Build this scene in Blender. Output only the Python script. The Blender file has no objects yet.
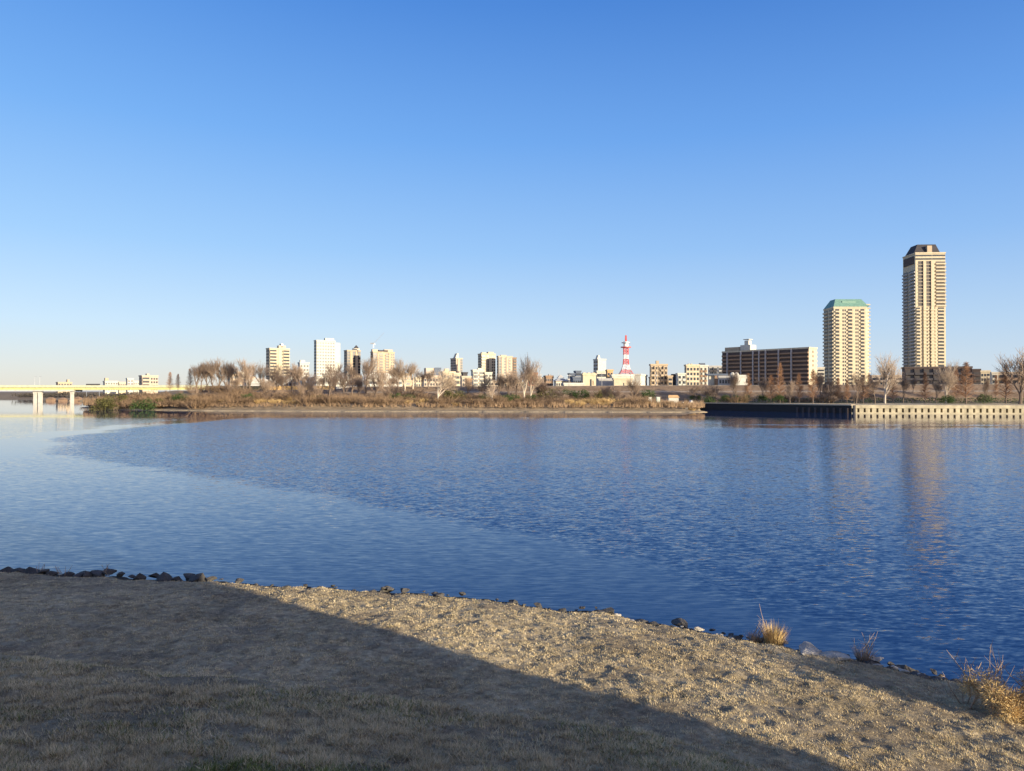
import bpy, math, random
import numpy as np
from mathutils import Vector, Matrix, noise as mnoise
R = math.radians
rnd = random.Random(7)
scene = bpy.context.scene
COL = scene.collection
F, HX, HY, CH = 710.0, 512.0, 391.0, 6.5          # focal length in pixels, horizon, camera height
SUN_AZ = math.atan2(0.753, -0.658)                 # direction towards the sun (x, y)
SUN_EL = R(10.5)
SX, SY = 0.753, -0.658

# ------------------------------------------------------------------ materials
def new_mat(name):
    m = bpy.data.materials.new(name); m.use_nodes = True
    nt = m.node_tree
    return m, nt, nt.nodes['Principled BSDF']

def mat(name, c, rough=0.8, var=0.12, scale=0.6, metal=0.0, spec=0.3, fine=0.0):
    m, nt, b = new_mat(name)
    b.inputs['Roughness'].default_value = rough
    b.inputs['Metallic'].default_value = metal
    b.inputs['Specular IOR Level'].default_value = spec
    g = nt.nodes.new('ShaderNodeNewGeometry')
    n = nt.nodes.new('ShaderNodeTexNoise'); n.inputs['Scale'].default_value = scale; n.inputs['Detail'].default_value = 5
    nt.links.new(g.outputs['Position'], n.inputs['Vector'])
    r = nt.nodes.new('ShaderNodeMapRange')
    r.inputs['From Min'].default_value = 0.3; r.inputs['From Max'].default_value = 0.7
    r.inputs['To Min'].default_value = 1 - var; r.inputs['To Max'].default_value = 1 + var
    nt.links.new(n.outputs['Fac'], r.inputs['Value'])
    mul = nt.nodes.new('ShaderNodeVectorMath'); mul.operation = 'SCALE'
    mul.inputs[0].default_value = c
    nt.links.new(r.outputs[0], mul.inputs['Scale'])
    nt.links.new(mul.outputs[0], b.inputs['Base Color'])
    if fine:
        bp = nt.nodes.new('ShaderNodeBump'); bp.inputs['Distance'].default_value = fine
        n2 = nt.nodes.new('ShaderNodeTexNoise'); n2.inputs['Scale'].default_value = scale * 6; n2.inputs['Detail'].default_value = 6
        nt.links.new(g.outputs['Position'], n2.inputs['Vector'])
        nt.links.new(n2.outputs['Fac'], bp.inputs['Height']); nt.links.new(bp.outputs[0], b.inputs['Normal'])
    return m

def attr_mat(name, rough=0.9, var=0.15, scale=3.0, spec=0.1, bump=0.0, bscale=12):
    """colour comes from the mesh's own colour attribute, broken up by noise"""
    m, nt, b = new_mat(name)
    b.inputs['Roughness'].default_value = rough; b.inputs['Specular IOR Level'].default_value = spec
    a = nt.nodes.new('ShaderNodeAttribute'); a.attribute_name = 'tint'
    g = nt.nodes.new('ShaderNodeNewGeometry')
    n = nt.nodes.new('ShaderNodeTexNoise'); n.inputs['Scale'].default_value = scale; n.inputs['Detail'].default_value = 6
    n.inputs['Roughness'].default_value = 0.65
    nt.links.new(g.outputs['Position'], n.inputs['Vector'])
    r = nt.nodes.new('ShaderNodeMapRange')
    r.inputs['From Min'].default_value = 0.3; r.inputs['From Max'].default_value = 0.7
    r.inputs['To Min'].default_value = 1 - var; r.inputs['To Max'].default_value = 1 + var
    nt.links.new(n.outputs['Fac'], r.inputs['Value'])
    mul = nt.nodes.new('ShaderNodeVectorMath'); mul.operation = 'SCALE'
    nt.links.new(a.outputs['Color'], mul.inputs[0]); nt.links.new(r.outputs[0], mul.inputs['Scale'])
    nt.links.new(mul.outputs[0], b.inputs['Base Color'])
    if bump:
        bp = nt.nodes.new('ShaderNodeBump'); bp.inputs['Distance'].default_value = bump
        n2 = nt.nodes.new('ShaderNodeTexNoise'); n2.inputs['Scale'].default_value = bscale; n2.inputs['Detail'].default_value = 8
        n2.inputs['Roughness'].default_value = 0.7
        nt.links.new(g.outputs['Position'], n2.inputs['Vector'])
        nt.links.new(n2.outputs['Fac'], bp.inputs['Height']); nt.links.new(bp.outputs[0], b.inputs['Normal'])
    return m

M = dict(
 cream=mat('cream_tile', (.51,.43,.30)), pale=mat('pale_render', (.53,.485,.39)), white=mat('white_paint', (.50,.48,.42)),
 tan=mat('tan_tile', (.43,.335,.23)), brown=mat('brown_tile', (.26,.17,.11)), orange=mat('orange_tile', (.52,.33,.16)),
 pink=mat('pinkish_tile', (.47,.375,.285)), grey=mat('grey_concrete', (.36,.35,.34)), dark=mat('dark_tile', (.06,.055,.06)),
 darkbrown=mat('dark_brown_tile', (.085,.062,.055)), bluegrey=mat('blue_grey_cladding', (.10,.12,.16)),
 green=mat('green_copper', (.15,.27,.215), 0.5), roofdark=mat('dark_roof', (.05,.045,.05)), brick=mat('brick_red', (.30,.12,.07)),
 glass=mat('dark_window_glass', (.03,.035,.045), 0.25, spec=0.5), glassbrown=mat('shaded_glazing', (.075,.065,.06), 0.35),
 fin=mat('grey_concrete_fin', (.38,.36,.36)), yellow=mat('yellow_steel', (.55,.52,.22), 0.5), yellowpale=mat('pale_yellow_parapet', (.50,.51,.36)),
 concrete=mat('light_concrete', (.52,.49,.43), 0.9, 0.15, 0.8), red=mat('red_mast_paint', (.62,.10,.08), 0.5), mastwhite=mat('white_mast_paint', (.78,.76,.74), 0.5),
 steel=mat('galvanised_steel', (.45,.46,.47), 0.45, metal=0.5), orangewall=mat('orange_sound_barrier', (.62,.40,.17)),
 bark=mat('grey_brown_bark', (.17,.125,.095), scale=3), twig=mat('brown_twigs', (.26,.19,.14), scale=2),
 palebark=mat('pale_bark', (.52,.44,.34), scale=2), paletwig=mat('pale_twigs', (.40,.31,.23), scale=2),
 redtwig=mat('rust_brown_twigs', (.30,.165,.09), scale=2), brushtwig=mat('dry_brush_stems', (.21,.14,.085), var=.35, scale=.35),
 straw=mat('straw_dry_reed', (.48,.33,.15), var=.3, scale=.6),
 leaf=mat('dark_evergreen_leaf', (.045,.075,.02), var=.35, scale=.8), leafolive=mat('olive_leaf', (.10,.095,.03), var=.35, scale=.8),
 rock=mat('grey_rock', (.085,.078,.068), 0.9, .35, 3, fine=.05), rocklit=mat('pale_rock', (.42,.38,.31), 0.9, .3, 4, fine=.04),  # the paler rock colour carries the sunlit look of the shore stones
 reed=mat('golden_dry_grass', (.60,.43,.20), var=.3, scale=8), stem=mat('bare_stem', (.42,.31,.22), var=.25, scale=8),
 quayshade=mat('shade_dark_stone', (.035,.03,.028)), quaycream=mat('cream_pile', (.43,.37,.25),var=.3,scale=.5),  # dark quay stone has the shade of the recess in its colour
 tent=mat('white_canvas', (.75,.72,.66)), mint=mat('pale_green_panel', (.42,.58,.5)),
)

# ------------------------------------------------------------------ mesh helpers
class MB:
    def __init__(s): s.v=[]; s.f=[]; s.m=[]
    def box(s, x0,x1,y0,y1,z0,z1, mi=0):
        i=len(s.v)
        s.v += [(x0,y0,z0),(x1,y0,z0),(x1,y1,z0),(x0,y1,z0),(x0,y0,z1),(x1,y0,z1),(x1,y1,z1),(x0,y1,z1)]
        s.f += [(i,i+3,i+2,i+1),(i+4,i+5,i+6,i+7),(i,i+1,i+5,i+4),(i+1,i+2,i+6,i+5),(i+2,i+3,i+7,i+6),(i+3,i,i+4,i+7)]
        s.m += [mi]*6; return s
    def prism(s, poly, z0, z1, top=None):
        n=len(poly); i=len(s.v); top = top or poly
        s.v += [(p[0],p[1],z0) for p in poly]+[(p[0],p[1],z1) for p in top]
        s.f.append(tuple(range(i+n-1,i-1,-1))); s.f.append(tuple(range(i+n,i+2*n)))
        for k in range(n): s.f.append((i+k,i+(k+1)%n,i+n+(k+1)%n,i+n+k))
        s.m += [0]*(n+2); return s
    def tube(s, p, q, r0, r1, n=3):
        p=Vector(p); q=Vector(q); d=(q-p)
        if d.length<1e-5: return s
        d.normalize(); a=d.orthogonal().normalized(); b=d.cross(a)
        i=len(s.v)
        for c,r in ((p,r0),(q,r1)):
            for k in range(n):
                t=2*math.pi*k/n; s.v.append(tuple(c+a*(math.cos(t)*r)+b*(math.sin(t)*r)))
        for k in range(n): s.f.append((i+k,i+(k+1)%n,i+n+(k+1)%n,i+n+k))
        s.f.append(tuple(range(i+n-1,i-1,-1))); s.f.append(tuple(range(i+n,i+2*n)))
        s.m += [0]*(n+2); return s
    def path(s, pts, rs, n=6):
        for k in range(len(pts)-1): s.tube(pts[k],pts[k+1],rs[k],rs[k+1],n)
        return s
    def quad(s, a,b,c,d):
        i=len(s.v); s.v+=[tuple(a),tuple(b),tuple(c),tuple(d)]; s.f.append((i,i+1,i+2,i+3)); s.m.append(0)
    def tri(s, a,b,c):
        i=len(s.v); s.v+=[tuple(a),tuple(b),tuple(c)]; s.f.append((i,i+1,i+2)); s.m.append(0)
    def build(s, name, mats, parent=None, smooth=False):
        me=bpy.data.meshes.new(name); me.from_pydata(s.v,[],s.f); 
        for mm in (mats if isinstance(mats,(list,tuple)) else [mats]): me.materials.append(mm)
        if isinstance(mats,(list,tuple)): me.polygons.foreach_set('material_index', s.m)
        if smooth: me.polygons.foreach_set('use_smooth',[True]*len(me.polygons))
        me.update()
        o=bpy.data.objects.new(name,me); COL.objects.link(o)
        if parent is not None: o.parent=parent
        return o

def tag(o, label=None, cat=None, group=None, kind=None):
    if label: o['label']=label
    if cat: o['category']=cat
    if group: o['group']=group
    if kind: o['kind']=kind
    return o
def thing(name, label, cat, loc=(0,0,0), rz=0, group=None):
    o=bpy.data.objects.new(name,None); COL.objects.link(o); o.location=loc; o.rotation_euler=(0,0,rz); o.empty_display_size=.5
    return tag(o,label,cat,group)
def dup(root, loc, rz=0, sc=(1,1,1), label=None, group=None):
    r=root.copy(); COL.objects.link(r); r.location=loc; r.rotation_euler=(0,0,rz); r.scale=sc
    if label: r['label']=label
    if group: r['group']=group
    for ch in root.children:
        c=ch.copy(); COL.objects.link(c); c.parent=r
        for g in ch.children:
            d=g.copy(); COL.objects.link(d); d.parent=c
    return r
def PX(px, Y): return (px-HX)/F*Y
def PZ(py, Y): return CH+(HY-py)/F*Y

# ------------------------------------------------------------------ numpy noise and terrain
def vnoise(x, y, seed=0):
    xi=np.floor(x).astype(np.int64); yi=np.floor(y).astype(np.int64); xf=x-xi; yf=y-yi
    def h(a,b):
        n=(a*374761393+b*668265263+seed*1442695041)&0xffffffff
        n=((n^(n>>13))*1274126177)&0xffffffff
        return ((n^(n>>16))&0xffff)/65535.0
    u=xf*xf*(3-2*xf); v=yf*yf*(3-2*yf)
    return (h(xi,yi)*(1-u)+h(xi+1,yi)*u)*(1-v)+(h(xi,yi+1)*(1-u)+h(xi+1,yi+1)*u)*v
def fbm(x,y,seed=0,o=4):
    s=0;a=.5;t=0
    for k in range(o): s=s+a*vnoise(x*2**k,y*2**k,seed+k); t+=a; a*=.55
    return s/t
def sstep(a,b,x):
    t=np.clip((x-a)/(b-a),0,1); return t*t*(3-2*t)
def pl_dist(x,y,pts):
    """distance to a polyline and the parameter value interpolated along it"""
    best=np.full(x.shape,1e9); par=np.zeros(x.shape)
    for k in range(len(pts)-1):
        ax,ay=pts[k][:2]; bx,by=pts[k+1][:2]
        dx,dy=bx-ax,by-ay; t=np.clip(((x-ax)*dx+(y-ay)*dy)/(dx*dx+dy*dy),0,1)
        d=np.hypot(x-ax-t*dx,y-ay-t*dy); m=d<best
        best=np.where(m,d,best); par=np.where(m,k+t,par)
    return best,par
def inside(x,y,poly):
    c=np.zeros(x.shape,bool); n=len(poly)
    for i in range(n):
        x1,y1=poly[i]; x2,y2=poly[(i+1)%n]
        cond=((y1>y)!=(y2>y)); 
        with np.errstate(divide='ignore',invalid='ignore'):
            xx=(x2-x1)*(y-y1)/((y2-y1) if y2!=y1 else 1e-9)+x1
        c^=(cond&(x<xx))
    return c
def grid_obj(name, xs, ys, zf, cf, m, extra=None):
    X,Y=np.meshgrid(xs,ys); Z=zf(X,Y)
    nx,ny=len(xs),len(ys)
    co=np.stack([X.ravel(),Y.ravel(),Z.ravel()],1)
    i=(np.arange(ny-1)[:,None]*nx+np.arange(nx-1)[None,:]).ravel()
    q=np.stack([i,i+1,i+nx+1,i+nx],1)
    me=bpy.data.meshes.new(name)
    me.vertices.add(len(co)); me.vertices.foreach_set('co',co.ravel().astype(np.float32))
    me.loops.add(len(q)*4); me.loops.foreach_set('vertex_index',q.ravel().astype(np.int32))
    me.polygons.add(len(q)); me.polygons.foreach_set('loop_start',np.arange(0,len(q)*4,4,dtype=np.int32))
    me.polygons.foreach_set('use_smooth',np.ones(len(q),bool))
    if cf is not None:
        a=me.color_attributes.new('tint','FLOAT_COLOR','POINT')
        c=cf(X,Y,Z).reshape(-1,3); c=np.concatenate([c,np.ones((len(c),1))],1)
        a.data.foreach_set('color',c.ravel().astype(np.float32))
    if extra is not None:
        a=me.attributes.new('chop','FLOAT','POINT'); a.data.foreach_set('value',extra(X,Y).ravel().astype(np.float32))
    me.materials.append(m); me.update(calc_edges=True); me.validate()
    o=bpy.data.objects.new(name,me); COL.objects.link(o); return o

SHX=[-600,-60,-25,-17.5,-8.8,-4.5,-.95,2.2,4.8,7.9,10.1,14,20,40,600]
SHY=[60,31,25.6,24.3,22.9,22.1,21.1,19.8,18.3,16.2,14.7,12.6,10.2,6,0]
RDX=[-600,-40,-12,-7.2,-2.1,1.44,4.0,7,10,14,25,600]
RDY=[40,16,10.9,9.95,8.8,7.8,6.6,4.4,1.4,-3,-12,-250]
def shore(x): return np.interp(x,SHX,SHY)+ .34*(vnoise(x*.9,x*0,5)-.5)+.30*(vnoise(x*2.7,x*0,6)-.5)
def near_z(x,y):
    ys=shore(x); yr=np.interp(x,RDX,RDY)+.5*(vnoise(x*.25,x*0,3)-.5)
    L=ys-yr
    d=ys-y                                   # distance inland
    t=np.clip(d/np.maximum(L,1),0,1)
    low=.36+.88*np.clip(t/.80,0,1)          # lower terrace
    rise=sstep(.78,1.0,t)*1.50*(1-.45*sstep(1,6,x))
    z=low+rise
    up=np.clip(yr-y,0,400)
    z=z+.225*np.minimum(up,10)+.05*np.clip(up-10,0,12)
    z=z+.10*sstep(.15,-.9,up-.8)*0
    z=np.where(d<0, .28+np.maximum(d,-.75)*.16+np.minimum(d+.75,0)*1.1, z)            # drops under the water
    edge=sstep(0,.5,d)
    z=z-.05*(1-edge)
    z=np.maximum(z,-1.6)
    lump=(fbm(x*.35,y*.35,11)-.5)*.20+(fbm(x*2.2,y*2.2,12,3)-.5)*.06+(fbm(x*5.2,y*5.2,15,3)-.5)*.085
    return z+lump*np.clip(d*.8+.35,.1,1)
def dry(x,y): return fbm(x*.5,y*.5,21,4)
def greenness(x,y):
    g=fbm(x*.7+40,y*.7,31,4)
    yr=np.interp(x,RDX,RDY)
    base=sstep(.52,.70,g)*.26*(y<yr+.8)
    d,_=pl_dist(x,y,[(-2.35,5.75),(-1.3,5.7)])
    return np.clip(base+sstep(.55,.12,d)*1.0,0,1)
def near_c(x,y,z):
    a=dry(x,y)[...,None]; b=fbm(x*5,y*5,22,3)[...,None]
    c=np.array([.34,.265,.155])*(1-a)+np.array([.62,.50,.31])*a
    c=c*(.28+.95*b)
    bare=sstep(.56,.66,fbm(x*.8,y*1.3,91,4))[...,None]; c=c*(1-bare*.45)+np.array([.20,.155,.105])*bare*.45
    g=greenness(x,y)[...,None]; c=c*(1-g*.5)+np.array([.10,.11,.04])*g*.5
    d=(shore(x)-y)[...,None]
    wet=np.clip(1.15-(d+.25*(b-.5))/.16,0,1); c=c*(1-wet)+np.array([.05,.042,.034])*wet
    return c
def axis(parts):
    out=[]
    for a,b,s in parts: out.append(np.arange(a,b,s))
    return np.concatenate(out)
ground_mat=attr_mat('dry_lawn_soil',var=.35,scale=9,bump=.05,bscale=16)
xs=axis([(-600,-60,12),(-60,-24,.6),(-24,20,.065),(20,60,.6),(60,601,12)])
ys=axis([(-300,-20,10),(-20,4,.6),(4,26,.065),(26,40,.5),(40,70,3)])
tag(grid_obj('near_bank',xs,ys,near_z,near_c,ground_mat),'dry grass river bank in the foreground',None,None,'structure')

# grass blades, one mass
def blades(name,N,seed,xr,yr_,hmin,hmax,label,maskf=None):
    r=np.random.default_rng(seed)
    y=np.exp(r.uniform(np.log(yr_[0]),np.log(yr_[1]),N)); x=r.uniform(xr[0],xr[1],N)*y
    keep=(y<shore(x)-.02)&(x>-24)&(x<20)
    clump=fbm(x*6.5,y*6.5,41,3)
    bare=sstep(.56,.66,fbm(x*.8,y*1.3,91,4)); keep&=(r.random(N)<np.clip((clump-.22)*3.2,.2,1)*(1-.75*bare))
    if maskf is not None: keep&=maskf(x,y,r)
    x=x[keep]; y=y[keep]; clump=clump[keep]; n=len(x)
    z=near_z(x,y)-.01
    up=(y<np.interp(x,RDX,RDY)+.3)
    h=r.uniform(hmin,hmax,n)*(.45+1.1*clump)*np.where(up,1.45,1.0)
    w=(.0018+.00032*y)*r.uniform(.7,1.5,n)
    th=r.uniform(0,2*np.pi,n); lean=r.uniform(.2,1.35,n)
    ph=th+r.uniform(-.8,.8,n)+np.pi/2
    bx,by=np.cos(ph)*w,np.sin(ph)*w
    v=np.empty((n,3,3))
    v[:,0]=np.stack([x-bx,y-by,z],1); v[:,1]=np.stack([x+bx,y+by,z],1)
    v[:,2]=np.stack([x+np.cos(th)*h*lean,y+np.sin(th)*h*lean,z+h/(1+.35*lean)],1)
    a=dry(x,y)[:,None]; g=greenness(x,y)[:,None]
    c=np.array([.46,.36,.21])*(1-a)+np.array([.82,.67,.40])*a
    c=c*r.uniform(.65,1.2,(n,1))*(.55+.8*clump[:,None])
    isg=(r.random((n,1))<g*.8+.02)
    c=np.where(isg,np.array([.16,.18,.05])*r.uniform(.6,1.7,(n,1)),c)
    col=np.repeat(np.concatenate([c,np.ones((n,1))],1)[:,None,:],3,1)
    me=bpy.data.meshes.new(name)
    me.vertices.add(n*3); me.vertices.foreach_set('co',v.ravel().astype(np.float32))
    me.loops.add(n*3); me.loops.foreach_set('vertex_index',np.arange(n*3,dtype=np.int32))
    me.polygons.add(n); me.polygons.foreach_set('loop_start',np.arange(0,n*3,3,dtype=np.int32))
    at=me.color_attributes.new('tint','FLOAT_COLOR','POINT'); at.data.foreach_set('color',col.ravel().astype(np.float32))
    me.materials.append(grass_mat); me.update(calc_edges=True)
    o=bpy.data.objects.new(name,me); COL.objects.link(o)
    return tag(o,label,'grass',None,'stuff')
grass_mat=attr_mat('dry_grass_blades',rough=.8,var=.1,scale=2,spec=.15)
blades('grass',1500000,1,(-.92,.98),(4.8,27),.018,.050,'short dry winter grass covering the near river bank')

# ------------------------------------------------------------------ river
CALM=[(-56,74),(-64,92),(-68,106),(-71,140),(-70,175)]
def chop(X,Y):
    wob=(fbm(X*.09,Y*.09,51,4)-.5)
    bx=np.interp(Y,[0,20.6,32,42.3,55,72,78,94,106,140,200],[16,8.2,1.5,-9.5,-24,-46,-58,-64,-68,-71,-71])
    bx=bx+wob*np.clip(Y*.16,3,14)
    rough=sstep(-.7,.8,X-bx+(fbm(X*.35,Y*.9,57,4)-.5)*np.clip(Y*.09,2,8))
    c=.34+.74*rough
    d,_=pl_dist(X,Y,CALM)
    wd=5+7*np.clip((95-Y)/30,0,1)
    c=c*(1-sstep(wd*1.2,wd*.4,d+wob*9)*.95)
    far=sstep(150,182,Y+wob*14)
    c=c*(1-far*.90)
    # still water in front of the quay with one thin ruffled line
    calm2=sstep(118,128,Y+wob*8)*sstep(15,50,X+wob*20)
    c=c*(1-calm2*.90)
    line=np.exp(-((Y-136-wob*5+(X-60)*.04)/2.0)**2)*sstep(38,52,X)*sstep(118,100,X)
    c=np.maximum(c,line*1.0)
    c=c*(.82+.36*fbm(X*.03,Y*.06,53,3))*(1+.3*rough*sstep(25,100,Y))
    return np.clip(c,.03,2.0)
def water_material():
    m,nt,b=new_mat('river_water'); L=nt.links; N=nt.nodes
    b.inputs['Base Color'].default_value=(.009,.034,.11,1)
    b.inputs['Roughness'].default_value=.06; b.inputs['IOR'].default_value=1.333
    b.inputs['Specular IOR Level'].default_value=.5
    g=N.new('ShaderNodeNewGeometry'); at=N.new('ShaderNodeAttribute'); at.attribute_name='chop'
    def layer(sx,sy,rot,scale,det,rough,ax,ay):
        """wave slopes from the two colour channels of a stretched noise"""
        mp=N.new('ShaderNodeMapping'); mp.inputs['Scale'].default_value=(sx,sy,1); mp.inputs['Rotation'].default_value=(0,0,R(rot))
        L.new(g.outputs['Position'],mp.inputs['Vector'])
        n=N.new('ShaderNodeTexNoise'); n.inputs['Scale'].default_value=scale; n.inputs['Detail'].default_value=det; n.inputs['Roughness'].default_value=rough
        L.new(mp.outputs[0],n.inputs['Vector'])
        c=N.new('ShaderNodeVectorMath'); c.operation='SUBTRACT'; c.inputs[1].default_value=(.5,.5,.5); L.new(n.outputs['Color'],c.inputs[0])
        a=N.new('ShaderNodeVectorMath'); a.operation='MULTIPLY'; a.inputs[1].default_value=(ax,ay,0); L.new(c.outputs[0],a.inputs[0]); return a
    def vadd(a,b_):
        q=N.new('ShaderNodeVectorMath'); q.operation='ADD'; L.new(a.outputs[0],q.inputs[0]); L.new(b_.outputs[0],q.inputs[1]); return q
    def vscale(a,f):
        q=N.new('ShaderNodeVectorMath'); q.operation='SCALE'; L.new(a.outputs[0],q.inputs[0]); L.new(f.outputs[0],q.inputs['Scale']); return q
    rough_w=vadd(layer(.55,1.4,-14,3.4,4,.6,.18,.36),layer(.5,1.3,16,10.0,2,.5,.15,.30))
    fine=layer(.30,1.7,3,6.2,3,.55,.05,.27)
    sub=N.new('ShaderNodeMapRange'); sub.inputs['From Min'].default_value=.30; sub.inputs['From Max'].default_value=1.0; sub.clamp=False; sub.inputs['From Min'].default_value=.3
    mxv=N.new('ShaderNodeMath'); mxv.operation='MAXIMUM'; mxv.inputs[1].default_value=.3; L.new(at.outputs['Fac'],mxv.inputs[0]); L.new(mxv.outputs[0],sub.inputs['Value'])
    q=N.new('ShaderNodeMath'); q.operation='MINIMUM'; q.inputs[1].default_value=.5; L.new(at.outputs['Fac'],q.inputs[0])
    q2=N.new('ShaderNodeMath'); q2.operation='MULTIPLY'; q2.inputs[1].default_value=2.6; L.new(q.outputs[0],q2.inputs[0])
    rr=N.new('ShaderNodeMath'); rr.operation='MULTIPLY_ADD'; rr.inputs[1].default_value=.04; rr.inputs[2].default_value=.02; L.new(at.outputs['Fac'],rr.inputs[0]); L.new(rr.outputs[0],b.inputs['Roughness'])
    tot=vadd(vscale(rough_w,sub),vscale(fine,q2))
    # ruffled normals leaned to the near bank so they reflect higher, bluer sky
    bias=N.new('ShaderNodeVectorMath'); bias.operation='SCALE'; bias.inputs[0].default_value=(.003,-.030,0); L.new(sub.outputs[0],bias.inputs['Scale']); tot=vadd(tot,bias)
    up=N.new('ShaderNodeVectorMath'); up.operation='ADD'; up.inputs[1].default_value=(0,0,1); L.new(tot.outputs[0],up.inputs[0])
    nm=N.new('ShaderNodeVectorMath'); nm.operation='NORMALIZE'; L.new(up.outputs[0],nm.inputs[0]); L.new(nm.outputs[0],b.inputs['Normal'])
    return m
xs=axis([(-1500,-300,60),(-300,-110,5),(-110,60,.9),(60,240,2.5),(240,1501,60)])
ys=axis([(-300,4,30),(4,120,.8),(120,240,1.5),(240,620,8)])
tag(grid_obj('river_water',xs,ys,lambda X,Y:X*0,None,water_material(),chop),'blue river with ruffled and still patches',None,None,'structure')

# ------------------------------------------------------------------ far bank, levee, city ground
FSH=[(-1600,900),(-260,560),(-205,420),(-186,330),(-172,285),(-165,271),(-140,248),(-101,231),(-67,225),(-4,220),(57,214),(60,217),(64,252),(100.8,208.8),(145,203.6),(232,194.2),(1600,60)]
FPOLY=FSH+[(1600,7000),(-1600,7000)]
LEV=[(-176,392),(-140,345),(-110,305),(-80,296),(0,292),(70,286),(130,276),(230,264),(1600,150)]
def far_z(x,y):
    ins=inside(x,y,FPOLY); d,_=pl_dist(x,y,FSH)
    beach=.12+.06*np.clip(d,0,6)+sstep(4,12,d)*1.9
    qx=sstep(61,64,x)
    beach=beach*(1-qx)+(2.42)*qx
    z=np.where(ins,beach+ .5*(fbm(x*.12,y*.12,61)-.5)*np.clip(d/8,0,1),-1.5)
    z=z+np.where(ins,4.2*sstep(12,34,d)*sstep(-92,-112,x)*(y<480),0)
    ld,par=pl_dist(x,y,LEV)
    ly=np.interp(x,[p[0] for p in LEV],[p[1] for p in LEV])
    cz=np.interp(x,[-176,-140,-100,-74,-66,0,100,200,400],[6.0,6.4,6.9,7.1,8.3,8.5,8.9,9.2,9.2])
    front=np.clip(1-(ld-2.5)/19,0,1)
    prof=np.where(front>.62,.62+ (front-.62)/.38*.38, np.where(front>.54,.62,front/.54*.62))
    z=np.where(ins,np.maximum(z,z+(cz-z)*prof),z)
    back=(y>ly)&(ld>5)
    z=np.where(back&ins,np.maximum(cz-(ld-5)*.3,3.2),z)
    return z
def far_c(x,y,z):
    d,_=pl_dist(x,y,FSH); ld,_=pl_dist(x,y,LEV); n=fbm(x*.08,y*.12,71)[...,None]; n2=fbm(x*.5,y*.8,72,3)[...,None]
    c=(np.array([.22,.165,.10])*(1-n)+np.array([.33,.25,.16])*n)*(.7+.6*n2)
    d=d[...,None]; bm=sstep(5,3,d); c=c*(1-bm)+np.array([.36,.285,.18])*(.75+.5*n2)*bm
    lev=sstep(22,19,ld)[...,None]*np.ones_like(n); c2=np.array([.25,.175,.11])*(.8+.4*n2); c=c*(1-lev)+c2*lev
    path=np.exp(-((ld-10.7)/.9)**2)[...,None]; c=c*(1-path)+np.array([.46,.38,.28])*path
    top=sstep(3.2,2.2,ld)[...,None]; c=c*(1-top)+np.array([.38,.32,.22])*top
    q=(x>63)[...,None]; lawn=q&(ld>23.5)[...,None]&(ld<40)[...,None]&(x<190)[...,None]
    c=np.where(lawn,np.array([.13,.125,.055])*(.8+.4*n2),c)
    dirt=q&(ld>=40)[...,None]; c=np.where(dirt,np.array([.48,.39,.25])*(.8+.4*n2),c)
    return c
xs=axis([(-1500,-220,40),(-220,240,1.2),(240,1521,40)])
ys=axis([(170,310,1.2),(310,430,4),(430,7001,300)])
# the pale grass field carries on flat to the horizon behind the levee
tag(grid_obj('far_bank',xs,ys,far_z,far_c,attr_mat('far_bank_soil',var=.25,scale=.5,bump=.25,bscale=1.2)),'far river bank with grassy levee',None,None,'structure')
far_pt=lambda x,y: float(far_z(np.array([float(x)]),np.array([float(y)]))[0])
near_pt=lambda x,y: float(near_z(np.array([float(x)]),np.array([float(y)]))[0])

# ground sheet to the horizon, well below everything
g=MB(); g.quad((-9000,-9000,-1.7),(9000,-9000,-1.7),(9000,9000,-1.7),(-9000,9000,-1.7))
tag(g.build('ground',M['grey']),'ground under the river and city',None,None,'structure')
g=MB(); g.box(-9000,-1400,560,9000,-1.6,3.0); g.box(1400,9000,300,9000,-1.6,3.0)
tag(g.build('city_ground',M['grey']),'flat city ground beyond the banks',None,None,'structure')

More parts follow.
